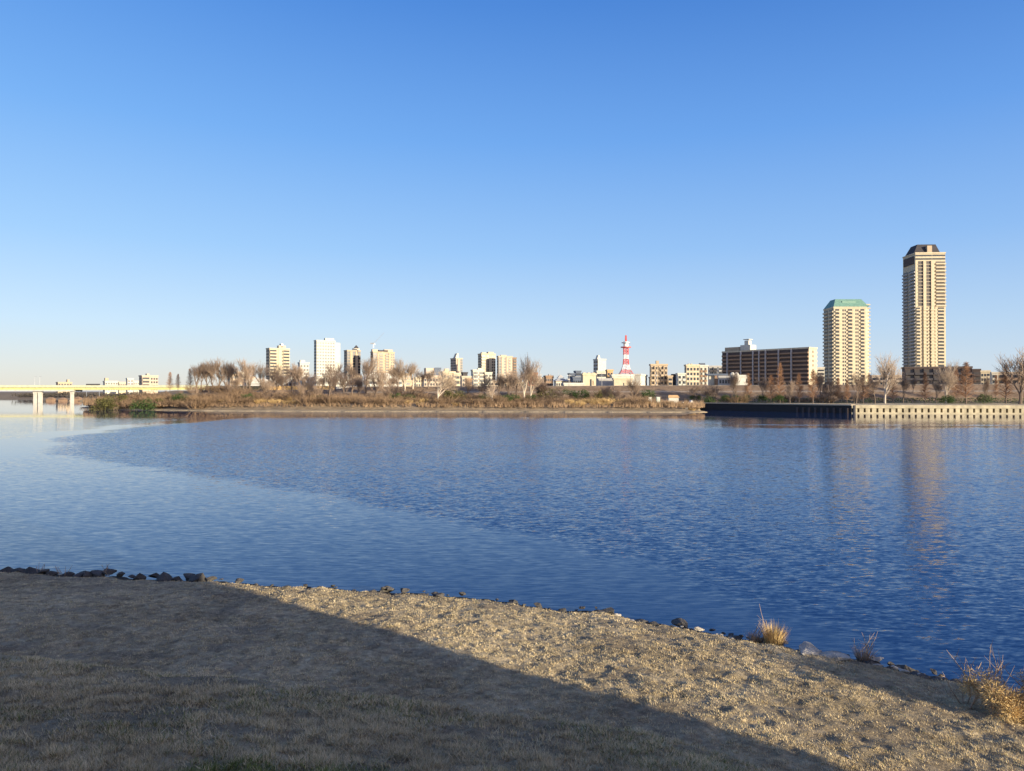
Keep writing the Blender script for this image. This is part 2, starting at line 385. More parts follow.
# ------------------------------------------------------------------ buildings
class Bld:
    """box building whose near left corner is at (px xC, distance D); x runs along the front, y along the left side"""
    def __init__(s,name,label,cat,xL,xC,xR,yt,D,rel=22,wall='cream',base=3.0,group=None,depth=None):
        t=(xC-HX)/F; tR=(xR-HX)/F; tL=(xL-HX)/F
        th=-math.atan(t)+R(rel); s.th=th
        Xc=t*D; s.w=(tR*D-Xc)/(math.cos(th)-tR*math.sin(th))
        den=math.sin(th)+tL*math.cos(th)
        s.d=(Xc-tL*D)/den if (xL<xC and den>0) else (depth or 14)
        s.d=max(s.d,4); 
        if depth and xL>=xC: s.d=depth
        s.h=PZ(yt,D)-base; s.base=base; s.D=D
        s.root=thing(name,label,cat,(Xc,D,base),th,group); s.req={}; s.wall=wall; s.ppm=F/D
        MB().box(0,s.w,0,s.d,-1,s.h).build('wall',M[wall],s.root)
    def m2(s,px): return px/s.ppm
    def fb(s,face,u0,u1,n0,n1,z0,z1):
        if face=='f': return (u0,u1,-n1,-n0,z0,z1)
        if face=='l': return (-n1,-n0,u0,u1,z0,z1)
        return (s.w+n0,s.w+n1,u0,u1,z0,z1)
    def add(s,name,mt,b): s.req.setdefault(name,[]).append((mt,b))
    def part(s,name,mt,b): return MB().box(*b).build(name,M[mt],s.root)
    def facade(s,face,bays,fh=3.0,u0=None,u1=None,z0=None,z1=None,win='glass',par=None,top=.8,proj=1.1):
        W=s.w if face=='f' else s.d
        u0=0 if u0 is None else u0; u1=W if u1 is None else u1
        z0=3.5 if z0 is None else z0; z1=(s.h-top) if z1 is None else z1
        nf=max(1,int(round((z1-z0)/fh))); fh=(z1-z0)/nf
        tot=sum(b[0] for b in bays); u=u0; par=par or s.wall
        for fr,ty,nc in bays:
            bw=(u1-u0)*fr/tot
            for k in range(nf):
                z=z1-(k+1)*fh
                if ty=='b':                                   # balcony with glazing behind
                    s.add('balcony',par,s.fb(face,u+.12,u+bw-.12,0,proj,z-.12,z+fh*.36))
                    s.add('window',win,s.fb(face,u+.3,u+bw-.3,0,.06,z+fh*.36,z+fh*.86))
                elif ty=='w':
                    cw=bw/nc
                    for c in range(nc):
                        s.add('window',win,s.fb(face,u+cw*(c+.18),u+cw*(c+.82),0,.07,z+fh*.22,z+fh*.78))
                elif ty=='r':                                 # ribbon of glazing
                    s.add('window_band',win,s.fb(face,u+.15,u+bw-.15,0,.07,z+fh*.32,z+fh*.80))
            if ty=='d':                                       # flat dark strip standing for a shaded recess, with slab edges
                s.add('recess_shade_panel',win,s.fb(face,u+.1,u+bw-.1,0,.05,z0,z1))
                for k in range(nf): s.add('slab_edge',par,s.fb(face,u+.1,u+bw-.1,0,.5,z0+k*fh,z0+k*fh+.4))
            if ty=='f': s.add('fin','fin',s.fb(face,u,u+bw,0,proj+.35,0,z1+.6))
            if ty=='c': s.add('column',par,s.fb(face,u+.02,u+bw-.02,0,proj*.7,0,z1+.2))
            u+=bw
        return s
    def roof(s,px0,px1,yt,mt=None,name='roof_house',y0=None):
        """a block on the roof between two picture columns, up to a picture row"""
        f0=(px0-s.xC)/(s.xR-s.xC) if hasattr(s,'xC') else 0
        return None
    def rb(s,f0,f1,h,mt=None,name='roof_house',g0=.25,g1=.75,z0=None):
        z0=s.h if z0 is None else z0
        return s.part(name,mt or s.wall,(s.w*f0,s.w*f1,s.d*g0,s.d*g1,z0+.003,z0+h))
    def done(s,parapet=True):
        if parapet:
            m=MB(); w,d,h=s.w,s.d,s.h; e=.35
            m.box(-e,w+e,-e,0-.002,h-.35,h+.7); m.box(-e,w+e,d+.002,d+e,h-.35,h+.7); m.box(-e,-.002,0,d,h-.35,h+.7); m.box(w+.002,w+e,0,d,h-.35,h+.7)
            m.build('parapet',M[s.wall],s.root)
        for name,lst in s.req.items():
            lst.sort(key=lambda q:-( (q[1][1]-q[1][0]+q[1][3]-q[1][2])*(q[1][5]-q[1][4]) ))
            cache={}
            for mt,b in lst[:96]:
                sz=(round(b[1]-b[0],2),round(b[3]-b[2],2),round(b[5]-b[4],2),mt)
                if sz not in cache:
                    o=MB().box(0,b[1]-b[0],0,b[3]-b[2],0,b[5]-b[4]).build(name,M[mt],s.root); cache[sz]=o.data
                else:
                    o=bpy.data.objects.new(name,cache[sz]); COL.objects.link(o); o.parent=s.root
                o.location=(b[0],b[2],b[4])
            rest=lst[96:]
            if rest:
                mts=sorted({q[0] for q in rest}); m=MB()
                for mt,b in rest: m.box(*b,mi=mts.index(mt))
                tag(m.build(name,[M[k] for k in mts],s.root),None,None,None,'stuff')
        return s.root

W4=[(1,'w',4)]
# --- the tall slim tower on the right
b=Bld('tower_block','very tall cream residential tower with tapering dark crown, tallest building of the skyline','tower block',903.5,916,946,253,620,27,'cream')
w,d,h=b.w,b.d,b.h
FH=3.0
zb=b.h-54*620/710                                              # where the plain lower shaft begins
b.facade('l',[(1,'b',1),(.35,'w',1),(1,'b',1)],FH,par='grey',win='glassbrown',z0=6,z1=zb+38*620/710)  # grey parapets put this face's shade into the colour
b.facade('f',[(1.0,'b',1),(.45,'s',0),(1.1,'b',1),(.35,'s',0),(1.0,'b',1),(.5,'c',0),(1.5,'b',1),(.25,'s',0)],FH,z0=6,z1=zb,proj=1.4)
b.facade('f',[(.5,'s',0),(1.0,'d',1),(.6,'c',0),(1.0,'d',1),(.65,'c',0),(.3,'s',0),(2.1,'b',1)],FH,z0=zb+.5,z1=h-7,win='glassbrown',proj=1.4)
b.facade('f',[(3,'r',1),(2.4,'r',1)],3,z0=h-6.8,z1=h-.8)
b.part('setback_storey','darkbrown',(-.6,w*.22,d*.1,d*.9,h-9,h-2.2))
# right chamfered bay
MB().prism([(w+.01,d*.1),(w+2.6,d*.3),(w+2.6,d*.85),(w+.01,d*.95)],-1,h-10).build('corner_bay',M['cream'],b.root)
for k in range(36):
    z=8+k*FH
    b.add('bay_sill','glassbrown',(w+2.62,w+2.7,d*.32,d*.83,z,z+1.3))
x0,x1=w*.14,w*.86
MB().prism([(x0-3,d*.15),(x1+1,d*.15),(x1+1,d*.9),(x0-3,d*.9)],h+.7,h+8.8,[(x0+1.2,d*.28),(x1-1.5,d*.28),(x1-1.5,d*.8),(x0+1.2,d*.8)]).build('crown',M['roofdark'],b.root)
MB().box(w*.44,w*.60,d*.10,d*.6,h+.7,h+7).build('crown_core',M['tan'],b.root)
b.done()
# --- the green roofed tower
b=Bld('tower_block','broad cream residential tower with a green hipped copper roof','tower block',824,834,866.5,307.5,590,24,'cream')
w,d,h=b.w,b.d,b.h
b.facade('l',[(1,'b',1),(.2,'s',0),(1,'b',1)],3,par='cream',win='glassbrown',z0=5)
b.facade('f',[(.25,'s',0),(1,'b',1),(.5,'s',0),(.9,'w',2),(.25,'s',0),(1.1,'b',1),(.5,'s',0),(.8,'w',2),(.25,'s',0),(1,'b',1),(.3,'s',0)],3,z0=5)
MB().prism([(w+.01,.5),(w+3.2,2.5),(w+3.2,d*.85),(w+.01,d*.95)],-1,h-.6).build('corner_bay',M['cream'],b.root)
for k in range(24): b.add('bay_balcony','cream',(w+.3,w+4.1,1.2,d*.5,6+k*3,7+k*3))
MB().prism([(-.2,-.2),(w+2.5,-.2),(w+2.5,d+.2),(-.2,d+.2)],h+.75,h+7.6,[(w*.13,d*.25),(w*.93,d*.25),(w*.93,d*.75),(w*.13,d*.75)]).build('hipped_roof',M['green'],b.root)
MB().box(w*.30,w*.72,d*.12,d*.24,h+3.0,h+5.6).build('roof_dormer',M['green'],b.root)
b.done()
# --- the long dark slab (its long side is the left side, its lit end the front)
b=Bld('apartment_slab','long fourteen storey apartment slab, shaded side coloured dark, with pale fins and a sunlit cream end wall','apartment block',722.5,809,817,348,450,60,'cream')
w,d,h=b.w,b.d,b.h
MB().box(-.35,-.003,.2,d,-1,h-.4).build('shaded_facade_panel',M['darkbrown'],b.root)  # dark brown panel and balconies put this side's shade into the colour
b.facade('l',[(1.25,'b',1),(.07,'f',0),(.95,'b',1),(.07,'f',0),(1.0,'b',1),(.07,'f',0),(.48,'b',1),(.07,'f',0),(.45,'b',1),(.07,'f',0),(1.0,'b',1),(.07,'f',0),(1.15,'b',1),(.07,'f',0),(.5,'b',1)],2.75,par='brown',win='glassbrown',z0=4,proj=1.2,top=.6)
b.facade('f',[(1,'s',0),(.45,'w',1),(1,'s',0)],2.75,z0=4)
for k in range(11): b.add('end_balcony','cream',(w+.01,w+1.6,.6,5,h-3-k*2.75,h-1.9-k*2.75))
y=d*.72
MB().box(1.5,w-1,d*.80,d*.985,h+.7,h+3.4).build('roof_storey',M['tan'],b.root)
MB().box(.5,w-2,d*.66,d*.78,h+.7,h+4.4).build('lift_house',M['white'],b.root)
MB().box(2,w-4,d*.695,d*.745,h+4.4,h+7.4).box(1.4,w-3.4,d*.685,d*.755,h+8.0,h+8.5).build('water_tank',M['white'],b.root)
b.done()

def simple(name,label,cat,xL,xC,xR,yt,D,rel,wall,fac=None,lfac=None,fh=3,win='glass',par=None,roofs=(),base=3.0,depth=None,z0=3.5,parapet=True,proj=1.0,group=None):
    b=Bld(name,label,cat,xL,xC,xR,yt,D,rel,wall,base=base,depth=depth,group=group)
    if fac: b.facade('f',fac,fh,win=win,par=par,z0=z0,proj=proj)
    if lfac: b.facade('l',lfac,fh,win='glassbrown',par=par,z0=z0,proj=proj)
    for r_ in roofs: b.rb(*r_)
    b.done(parapet); return b
W=lambda n:[(1,'w',n)]
ap='apartment block'
simple('tower_block','slim cream tower with bright middle bay and a small roof house, leftmost high tower',ap,266,269.5,289.5,348.5,700,24,'cream',[(1.6,'b',1),(.25,'s',0),(.8,'c',0),(.3,'w',1),(1.5,'b',1)],[(1,'r',1)],3.1,roofs=[(.5,.85,3.6),(.62,.72,5.5,'steel','roof_mast')])
b=simple('tower_block','tall white tower with a regular grid of windows and dark left edge','tower block',314,316.5,335,340.5,750,20,'white',W(7),[(1,'r',1)],3.2,roofs=[(.5,.98,3.2)])
b.part('side_wing','white',(b.w+.01,b.w*1.30,1,b.d-1,-1,b.h-1.5))
b=simple('tower_block','tan tower capped by a small dark dome, beside the white grid tower','tower block',344,347,360.5,350.5,800,22,'tan',[(.6,'d',1),(.5,'c',0),(.6,'d',1),(.5,'c',0),(.6,'d',1)],[(1,'r',1)],3.1,roofs=[(.55,.98,3,'pale')])
MB().prism([(b.w*.62,b.d*.3),(b.w*.96,b.d*.3),(b.w*.96,b.d*.7),(b.w*.62,b.d*.7)],b.h+3.01,b.h+6.6,[(b.w*.77,b.d*.48),(b.w*.81,b.d*.48),(b.w*.81,b.d*.52),(b.w*.77,b.d*.52)]).build('dome',M['roofdark'],b.root)
b=simple('tower_block','brownish tower with a construction crane on its roof','tower block',370.5,373,394.5,352,780,22,'tan',[(.8,'d',1),(.4,'c',0),(.8,'b',1),(.4,'s',0),(.7,'b',1),(.4,'c',0),(.8,'w',2)],[(1,'r',1)],3.1,roofs=[(.0,.25,3.2,'pink'),(.3,.72,2.5,'dark'),(.55,.95,3.4,'pink')])
CR=(PX(373.5,788),788,PZ(348,788))
cr=thing('tower_crane','white construction crane with raised jib on the roof of the brownish tower','crane',CR)
MB().path([(0,0,0),(0,0,5.5)],[.6,.5],4).build('mast',M['mastwhite'],cr)
m=MB(); A=Vector((0,0,5)); B=Vector((11.5,2,17.5)); 
for o_ in (Vector((0,0,.5)),Vector((0,0,-.5))): m.tube(A+o_,B+o_*.4,.09,.07,4)
for k in range(9):
    p=A.lerp(B,k/9); q=A.lerp(B,(k+1)/9); m.tube(p+Vector((0,0,.5)),q-Vector((0,0,.45)),.05,.05,3)
m.build('jib',M['steel'],cr); MB().box(-3.6,.6,-.7,.7,4.4,5.8).build('counterweight',M['steel'],cr); MB().box(.5,1.8,-.7,.7,3.6,5.1).build('cab',M['mastwhite'],cr)
b=simple('apartment_house','pale stepped apartment house between the slim cream tower and the white grid tower',ap,298,300,309,363,560,20,'white',W(3),None,3,roofs=[(.1,.6,2.4,None,'roof_step')])
simple('office_building','long low white building with two rows of small windows below the white grid tower','office',296,316,333,378,400,16,'white',W(9),None,3.2)
simple('office_building','low grey and white building with wide dark windows left of the long white building','office',242,246,296,380.5,420,14,'grey',[(1,'r',1),(.2,'s',0),(1,'r',1),(.1,'s',0),(1.4,'w',5)],None,3.2,par='white')
simple('office_building','flat white building with dark window strips behind the paired bare trees','office',333,336,362,380,420,14,'white',[(1,'r',1),(.15,'s',0),(1,'r',1)],None,3)
# warehouse with stepped white roof
b=simple('warehouse','wide white warehouse with sloping roof ends below the crane tower','warehouse',364,367,402,379,410,12,'white',[(1,'r',1),(.2,'s',0),(.6,'r',1)],None,3,parapet=False)
MB().prism([(-1,-.5),(b.w+.5,-.5),(b.w+.5,b.d),(-1,b.d)],b.h+.003,b.h+3.4,[(2.5,1),(b.w-6,1),(b.w-6,b.d-1),(2.5,b.d-1)]).build('roof',M['white'],b.root)
simple('apartment_house','beige low apartment house with brown balconies right of the white warehouse',ap,403,405,424,381,520,18,'tan',[(1,'b',1),(.3,'s',0),(1,'b',1),(.3,'s',0),(1,'w',2)],None,3,roofs=[(.5,.7,2.4)])
simple('apartment_house','tan middle height apartment house partly behind the pale bare trees',ap,398,400,411,374,600,18,'tan',W(4),None,3)
b=simple('office_building','dark office building with slanted glass facets','office',424,426,441,368,600,20,'pink',[(.9,'r',1),(.15,'s',0),(.9,'d',1)],None,3,parapet=False)
MB().prism([(b.w*.4,-.3),(b.w*.7,-.3),(b.w*.95,-.02),(b.w*.55,-.02)],4,b.h+.5,[(b.w*.55,-.9),(b.w*.95,-.9),(b.w*1.02,-.02),(b.w*.62,-.02)]).build('glass_facet',M['bluegrey'],b.root)
simple('apartment_house','beige apartment row in front of the dark faceted office building',ap,422,424,441,376.5,430,14,'pink',W(6),None,3)
b=simple('apartment_block','cream apartment block with stepped top and grid of windows, behind the white spreading tree',ap,441,443,455,372.5,400,16,'cream',[(1,'b',1),(.2,'s',0),(1,'w',2),(.2,'s',0),(1,'b',1)],None,3,roofs=[(.2,.55,2.2)])
simple('apartment_block','lower cream wing of the stepped apartment block with three rows of balconies',ap,453,454,460,374,402,14,'cream',[(1,'b',1)],None,3,depth=10)
b=simple('tower_block','narrow tan tower with dark left face and a slanted spike','tower block',450.5,456,462.5,358.5,800,26,'pink',[(.3,'s',0),(.6,'c',0),(.6,'d',1)],[(1,'r',1),(.1,'s',0),(1,'r',1)],3)
MB().prism([(.5,b.d*.2),(b.w*.6,b.d*.2),(b.w*.6,b.d*.6),(.5,b.d*.6)],b.h+.7,b.h+6,[(b.w*.35,b.d*.2),(b.w*.55,b.d*.2),(b.w*.55,b.d*.6),(b.w*.35,b.d*.6)]).build('spike',M['pale'],b.root)
simple('apartment_house','small dark topped house right of the narrow spiked tower','house',462,463,467.5,373,520,16,'dark',W(2),None,3)
simple('apartment_house','small pinkish white house below the narrow spiked tower','house',460,462,471,377,470,16,'pink',W(3),None,3)
simple('tower_block','cream tower with a dark left face and stepped roof, left of the pinkish tower pair','tower block',478,481.5,495.5,354,750,24,'cream',[(.8,'b',1),(.4,'s',0),(.3,'d',1),(.6,'s',0),(.8,'w',2)],[(1,'r',1)],3,roofs=[(.1,.4,2.0),(.55,.95,2.6)])
simple('apartment_block','grey white terraced apartment block with square bays in front of the cream tower',ap,471,473,484,370.5,560,18,'pale',[(1,'b',1),(.15,'s',0),(1,'b',1)],None,3,roofs=[(.5,.95,2)])
simple('apartment_block','lower pale wing of the terraced apartment block',ap,484,485,492,373,562,18,'pale',[(1,'b',1),(.15,'s',0),(1,'b',1)],None,3,depth=12)
simple('tower_block','pinkish tan tower with vertical ribs and a dark right edge','tower block',497,498.5,512.5,356.5,740,20,'pink',[(.5,'d',1),(.4,'c',0),(.5,'w',1),(.4,'c',0),(.5,'b',1),(.3,'s',0)],[(1,'r',1)],3,roofs=[(.2,.6,1.8)])
simple('tower_block','grey brown rear half of the pinkish tower pair','tower block',512,513,516.5,358,760,18,'brown',[(1,'b',1)],None,3,depth=12)
simple('apartment_house','tan house with blue grey lower storeys behind the white poplar trunks','house',502,504,521,381.5,420,14,'tan',W(6),None,3)
simple('apartment_block','brick red apartment block behind the tall white trunked tree',ap,526,528,537.5,373.5,430,18,'brick',W(3),None,3)
simple('apartment_house','dark roofed low house right of the brick red block','house',537,538,543,380,470,14,'dark',W(2),None,3)
simple('apartment_house','brown flat topped house standing between two low pale houses','house',544,546,553,376.5,470,18,'brown',W(4),None,3,roofs=[(.5,.8,1.5,'grey')])
b=simple('meeting_hall','pale hall with layered hipped roofs and a thin mast','hall',554,556,567,381,440,14,'pale',W(5),None,3.4,parapet=False)
w,d,h=b.w,b.d,b.h
MB().prism([(-1,-1),(w+1,-1),(w+1,d+1),(-1,d+1)],h+.003,h+1.6,[(w*.25,d*.25),(w*.75,d*.25),(w*.75,d*.75),(w*.25,d*.75)]).build('roof',M['grey'],b.root)
MB().prism([(w*.2,d*.2),(w*.8,d*.2),(w*.8,d*.8),(w*.2,d*.8)],h+2.0,h+3.8,[(w*.45,d*.45),(w*.55,d*.45),(w*.55,d*.55),(w*.45,d*.55)]).build('upper_roof',M['grey'],b.root)
MB().tube((w*.3,d*.5,h+1),(w*.3,d*.5,h+7),.12,.06,5).build('mast',M['steel'],b.root)
simple('office_building','blue grey office with stepped roof, left of the cream gabled block','office',568,570,575,374,520,16,'bluegrey',[(1,'r',1)],None,3)
simple('office_building','dark blue grey office tower with green tinted top','office',574,576,581,371.5,540,16,'bluegrey',[(1,'r',1)],None,3,roofs=[(.3,.9,.8,'green')])
simple('office_building','low dark blue building below the blue grey office pair','office',571,573,582,378,450,14,'bluegrey',W(4),None,3)
simple('workshop','low white flat roofed workshop on the levee left of the cream block','workshop',562,564,584,384,400,10,'white',[(1,'r',1)],None,3.2)
b=simple('apartment_block','cream block with three small roof turrets and a plain wall','apartment block',581,583,596,374.5,430,14,'cream',[(1,'s',0),(.4,'w',1),(.6,'s',0)],None,9,roofs=[(.05,.28,1.2),(.4,.6,1.2),(.75,.98,1.2)])
b=simple('tower_block','plain white tower with a dark left side and small slanted roof spike','tower block',593.5,598,606,359.5,640,26,'white',None,[(1,'r',1),(.12,'s',0),(1,'r',1)],3)
MB().prism([(-.8,0),(b.w*.3,0),(b.w*.3,b.d*.4),(-.8,b.d*.4)],b.h+.7,b.h+4,[(b.w*.05,0),(b.w*.2,0),(b.w*.2,b.d*.4),(b.w*.05,b.d*.4)]).build('spike',M['white'],b.root)
simple('office_building','pale office with two long dark window ribbons below the plain white tower','office',595,597,607,371.5,500,14,'pale',[(1,'r',1)],None,4)
simple('apartment_house','orange tan narrow house beside the telecom mast building','house',606,607.5,613,370.5,480,16,'orange',W(2),None,3)
simple('warehouse','grey plain warehouse wall left of the cream hall','warehouse',597,599,614,379.5,400,10,'grey',[(1,'s',0)],None,3)
simple('warehouse','low cream hall with blank sunlit wall under the red and white mast','warehouse',613,614,632,379,390,10,'cream',[(.7,'s',0),(.1,'w',1),(.6,'s',0)],None,6,depth=14)
simple('telephone_exchange','white windowless exchange building carrying the red and white mast','office',610,612,634,375.5,430,12,'white',[(1,'s',0)],None,3,roofs=[(.2,.4,.9,'brown'),(.85,.93,1.4,'grey')])
simple('telephone_exchange','tall white block with dark grey side right of the mast building','office',632,633,640.5,375,440,-12,'white',None,None,3,depth=16)
simple('office_building','dark grey narrow block left of the brown balcony block','office',641,642,647,376,460,14,'grey',[(1,'r',1)],None,3)
b=simple('apartment_block','brown apartment block with rows of small balconies and a lift tower on top',ap,650,651,667.5,365,450,12,'tan',[(.9,'b',1),(.25,'c',0),(.7,'b',1),(.3,'d',1),(.5,'w',1),(.7,'b',1),(.25,'c',0),(.9,'b',1)],None,2.9,win='glassbrown',roofs=[(.34,.5,2.8)],depth=13)
simple('apartment_house','low tan wing at the right foot of the brown balcony block',ap,667,668,672.5,376.5,446,12,'tan',[(1,'b',1)],None,2.9,depth=12)
simple('apartment_house','small dark fronted house left of the white grid house','house',672,673,677,375,480,14,'dark',W(2),None,3)
simple('apartment_house','white house with grid of grey windows between the brown block and the cream block','house',676,678,685.5,374,470,16,'white',[(1,'b',1),(.2,'s',0),(1,'b',1)],None,3)
simple('apartment_block','cream apartment block with four columns of windows and a dark left edge',ap,684.5,686.5,699.5,365.5,470,18,'cream',[(1,'w',4)],[(1,'r',1)],3,roofs=[(.2,.3,1.3),(.4,.5,1.3)])
simple('apartment_block','grey apartment block with white vertical bands and dark roof slab',ap,699,700,708,366,476,14,'white',[(.8,'b',1),(.3,'s',0),(.8,'b',1),(.3,'s',0)],None,3,win='glassbrown',par='brown',roofs=[(.0,.7,2.0,'bluegrey')],depth=14)
simple('apartment_block','dark windowed apartment block just left of the long dark slab',ap,707,709,717.5,366.5,520,16,'grey',[(1,'b',1),(.15,'c',0),(1,'b',1)],None,3,par='dark')
simple('apartment_block','narrow grey block squeezed against the left end of the dark slab',ap,717,718.5,722.5,366.5,530,16,'grey',[(1,'b',1)],None,3)
# gatehouse with long blue roof
b=simple('sluice_gatehouse','pale gatehouse with long dark blue flat roof and a brown pillar','gatehouse',708,709,724,375.5,400,8,'pale',[(1,'s',0)],None,5,parapet=False,depth=10)
b.part('roof','bluegrey',(-1.5,b.w+2,-1.5,b.d,b.h+.003,b.h+1.0)); b.part('pillar','brown',(b.w*.36,b.w*.58,-1.2,-.003,-1,b.h))
simple('office_building','grey low office with a flat roof left of the white domed house','office',718,719,733,377,390,8,'grey',W(5),None,4,depth=10)
b=simple('pump_station','bright white pump station with two round roof domes','pump station',731,733,748,376.2,380,16,'white',[(.6,'w',1),(1.6,'s',0),(.4,'w',1)],None,4)
for fx in (.0,.28):
    m=MB(); cx,cy=b.w*fx,b.d*.3
    for k in range(4):
        a0,a1=k*math.pi/8,(k+1)*math.pi/8
        m.prism([(cx+1.3*math.cos(a0)*math.cos(t*math.pi/4),cy+1.3*math.cos(a0)*math.sin(t*math.pi/4)) for t in range(8)],b.h+.7+1.5*math.sin(a0),b.h+.7+1.5*math.sin(a1),[(cx+1.3*max(math.cos(a1),.03)*math.cos(t*math.pi/4),cy+1.3*max(math.cos(a1),.03)*math.sin(t*math.pi/4)) for t in range(8)])
    m.build('dome',M['white'],b.root)
simple('apartment_block','pale beige block with window rows just right of the dark slab',ap,816,817,824.5,368,560,14,'pale',[(1,'b',1)],None,3,depth=12)
simple('apartment_block','long low beige apartment block between the two towers',ap,870,872,904,376,500,10,'pink',[(1,'b',1),(.1,'s',0)]*4,None,3,depth=12)
simple('apartment_slab','long low dark purple brown block with pale floor lines at the foot of the tallest tower',ap,902,905,972,368,420,12,'darkbrown',[(1.2,'b',1),(.06,'c',0)]*7,None,3.2,win='glassbrown',par='dark',depth=14,proj=1.3)
simple('apartment_block','dark stepped end block right of the long purple brown block',ap,972,973,980.5,370,424,12,'darkbrown',[(1,'b',1)],None,3,win='glassbrown',depth=12)
simple('apartment_house','small cream house right of the dark stepped end block','house',979,981,990,371.5,430,16,'cream',[(1,'w',2),(.6,'r',1)],None,3)
simple('apartment_house','pale narrow house left of the purple brown row on the far right','house',990,992,998,373,440,14,'pale',[(1,'b',1)],None,3)
simple('apartment_block','purple brown apartment row at the far right edge',ap,995,998,1040,373,440,10,'pink',[(1,'b',1),(.12,'c',0)]*6,None,3,win='glassbrown',par='brown',depth=12)
# far left, pale and low over the bridge
simple('apartment_block','brown and grey block standing above the yellow bridge, right of the white cube house',ap,139,142,158,376,620,18,'pink',[(1,'b',1),(.1,'s',0),(1,'w',3)],[(1,'r',1)],3,roofs=[(.35,.5,2.2)])
simple('apartment_house','small white cube house above the yellow bridge','house',126,127.5,133.5,378.8,700,14,'white',W(2),None,3)
simple('apartment_house','low pale house with a little square turret above the yellow bridge','house',103,105,118,381.5,800,14,'pale',W(5),None,3,roofs=[(.05,.3,4,'tan','turret')])
simple('apartment_house','faint low cream row right of the turret house above the bridge','house',118,119,126,382.5,820,14,'cream',W(4),None,3,depth=12)
simple('apartment_house','low pale row between the white cube house and the brown block','house',133,134,139.5,381.5,760,14,'pale',W(3),None,3,depth=12)
simple('apartment_house','tiny tan block above the bridge left of the dark signboard','house',56,58,72,382.5,900,14,'tan',W(5),None,3,roofs=[(.7,.85,4,'tan','turret')])
simple('apartment_house','low house row half hidden by bare trees at the end of the bridge','house',228,230,242,374.5,520,16,'tan',W(4),None,3)
simple('apartment_house','beige low house row behind the first bare trees','house',236,238,246,372.5,540,16,'pale',W(3),None,3)
simple('apartment_house','brown low house between the narrow spiked tower and the terraced block','house',466,467,472,379.5,430,14,'brown',W(2),None,3,depth=12)
simple('apartment_house','white low house between the warehouse and beige row','house',410,412,421,378.5,620,14,'white',W(3),None,3)

# dense low town just showing above the levee
for i in range(46):
    px=236+i*10.6+rnd.uniform(-3,3); wd=rnd.uniform(6,13); D=rnd.uniform(470,640); c_=rnd.choice(['pale','grey','tan','white','pink','brown','cream'])
    simple('apartment_house','small low house in the dense town that barely shows above the levee','house',px-.6,px+.8,px+wd,rnd.uniform(376.5,383),D,rnd.uniform(8,24),c_,W(max(2,int(wd/2.6))) if rnd.random()<.6 else [(1,'b',1),(.2,'s',0),(1,'r',1)],None,3,win=rnd.choice(['glass','glassbrown']),roofs=[(.2,.5,rnd.uniform(1,2.2),rnd.choice(['grey','white','dark']))] if rnd.random()<.6 else (),depth=10,group='low houses of the town behind the levee')
for i in range(16):
    px=250+i*29+rnd.uniform(-8,8); Y=rnd.uniform(305,325); l=thing('utility_pole','thin utility pole with a cross arm behind the levee crest','pole',(PX(px,Y),Y,4),rnd.uniform(-.4,.4),'utility poles behind the levee')
    MB().path([(0,0,0),(0,0,rnd.uniform(10,12))],[.17,.11],6).build('post',M['grey'],l); MB().box(-1,1,-.06,.06,9.3,9.45).build('cross_arm',M['steel'],l)
# --- telecom mast
TD=432; TX=PX(627,TD); TB=PZ(375,TD)+.7
tm=thing('telecom_mast','red and white lattice telecom mast with round platforms','mast',(TX,TD+4,TB))
def lat(z0,z1,w0,w1,mt,n=3,r=.17):
    m=MB()
    def c(z): return w0+(w1-w0)*(z-z0)/(z1-z0)
    cr_=[(-1,-1),(1,-1),(1,1),(-1,1)]
    for k in range(n):
        a=z0+(z1-z0)*k/n; b_=z0+(z1-z0)*(k+1)/n
        for i in range(4):
            p,q=cr_[i],cr_[(i+1)%4]; ca,cb=c(a),c(b_)
            m.tube((p[0]*ca,p[1]*ca,a),(p[0]*cb,p[1]*cb,b_),r*1.5,r*1.5,4)
            m.tube((p[0]*ca,p[1]*ca,a),(q[0]*cb,q[1]*cb,b_),r,r,3); m.tube((q[0]*ca,q[1]*ca,a),(p[0]*cb,p[1]*cb,b_),r,r,3)
            m.tube((p[0]*cb,p[1]*cb,b_),(q[0]*cb,q[1]*cb,b_),r,r,3)
    return m.build('lattice_section',M[mt],tm)
s_=TD/F
lat(0,4.2*s_*1,3.9,2.5,'red',2,.10); lat(4.2*s_,9.5*s_,2.5,1.6,'mastwhite',2,.11); lat(9.5*s_,15.0*s_,1.6,1.35,'red',2,.12); lat(15.0*s_,19.5*s_,1.35,1.3,'mastwhite',2,.11); lat(19.5*s_,26.5*s_,1.35,1.35,'red',2,.13)
MB().box(-.28,.28,-.28,.28,-.2,26*s_).build('core_shaft',M['mastwhite'],tm)
def disc(z,r,h,mt,name='platform'):
    MB().prism([(r*math.cos(t*math.pi/8),r*math.sin(t*math.pi/8)) for t in range(16)],z,z+h).build(name,M[mt],tm)
disc(26.6*s_,3.2,.6,'red'); disc(27.2*s_+.3,1.5,2.2,'mastwhite','antenna_drum'); disc(31.2*s_,2.7,.5,'steel'); disc(31.8*s_,1.3,.6,'mastwhite','antenna_drum')
lat(32*s_,39*s_,.45,.3,'red',4,.12)
for a in range(6):
    t=a*math.pi/3; MB().tube((2*math.cos(t),2*math.sin(t),31*s_),(2*math.cos(t),2*math.sin(t),33.4*s_),.14,.14,4).build('whip_antenna',M['steel'],tm)

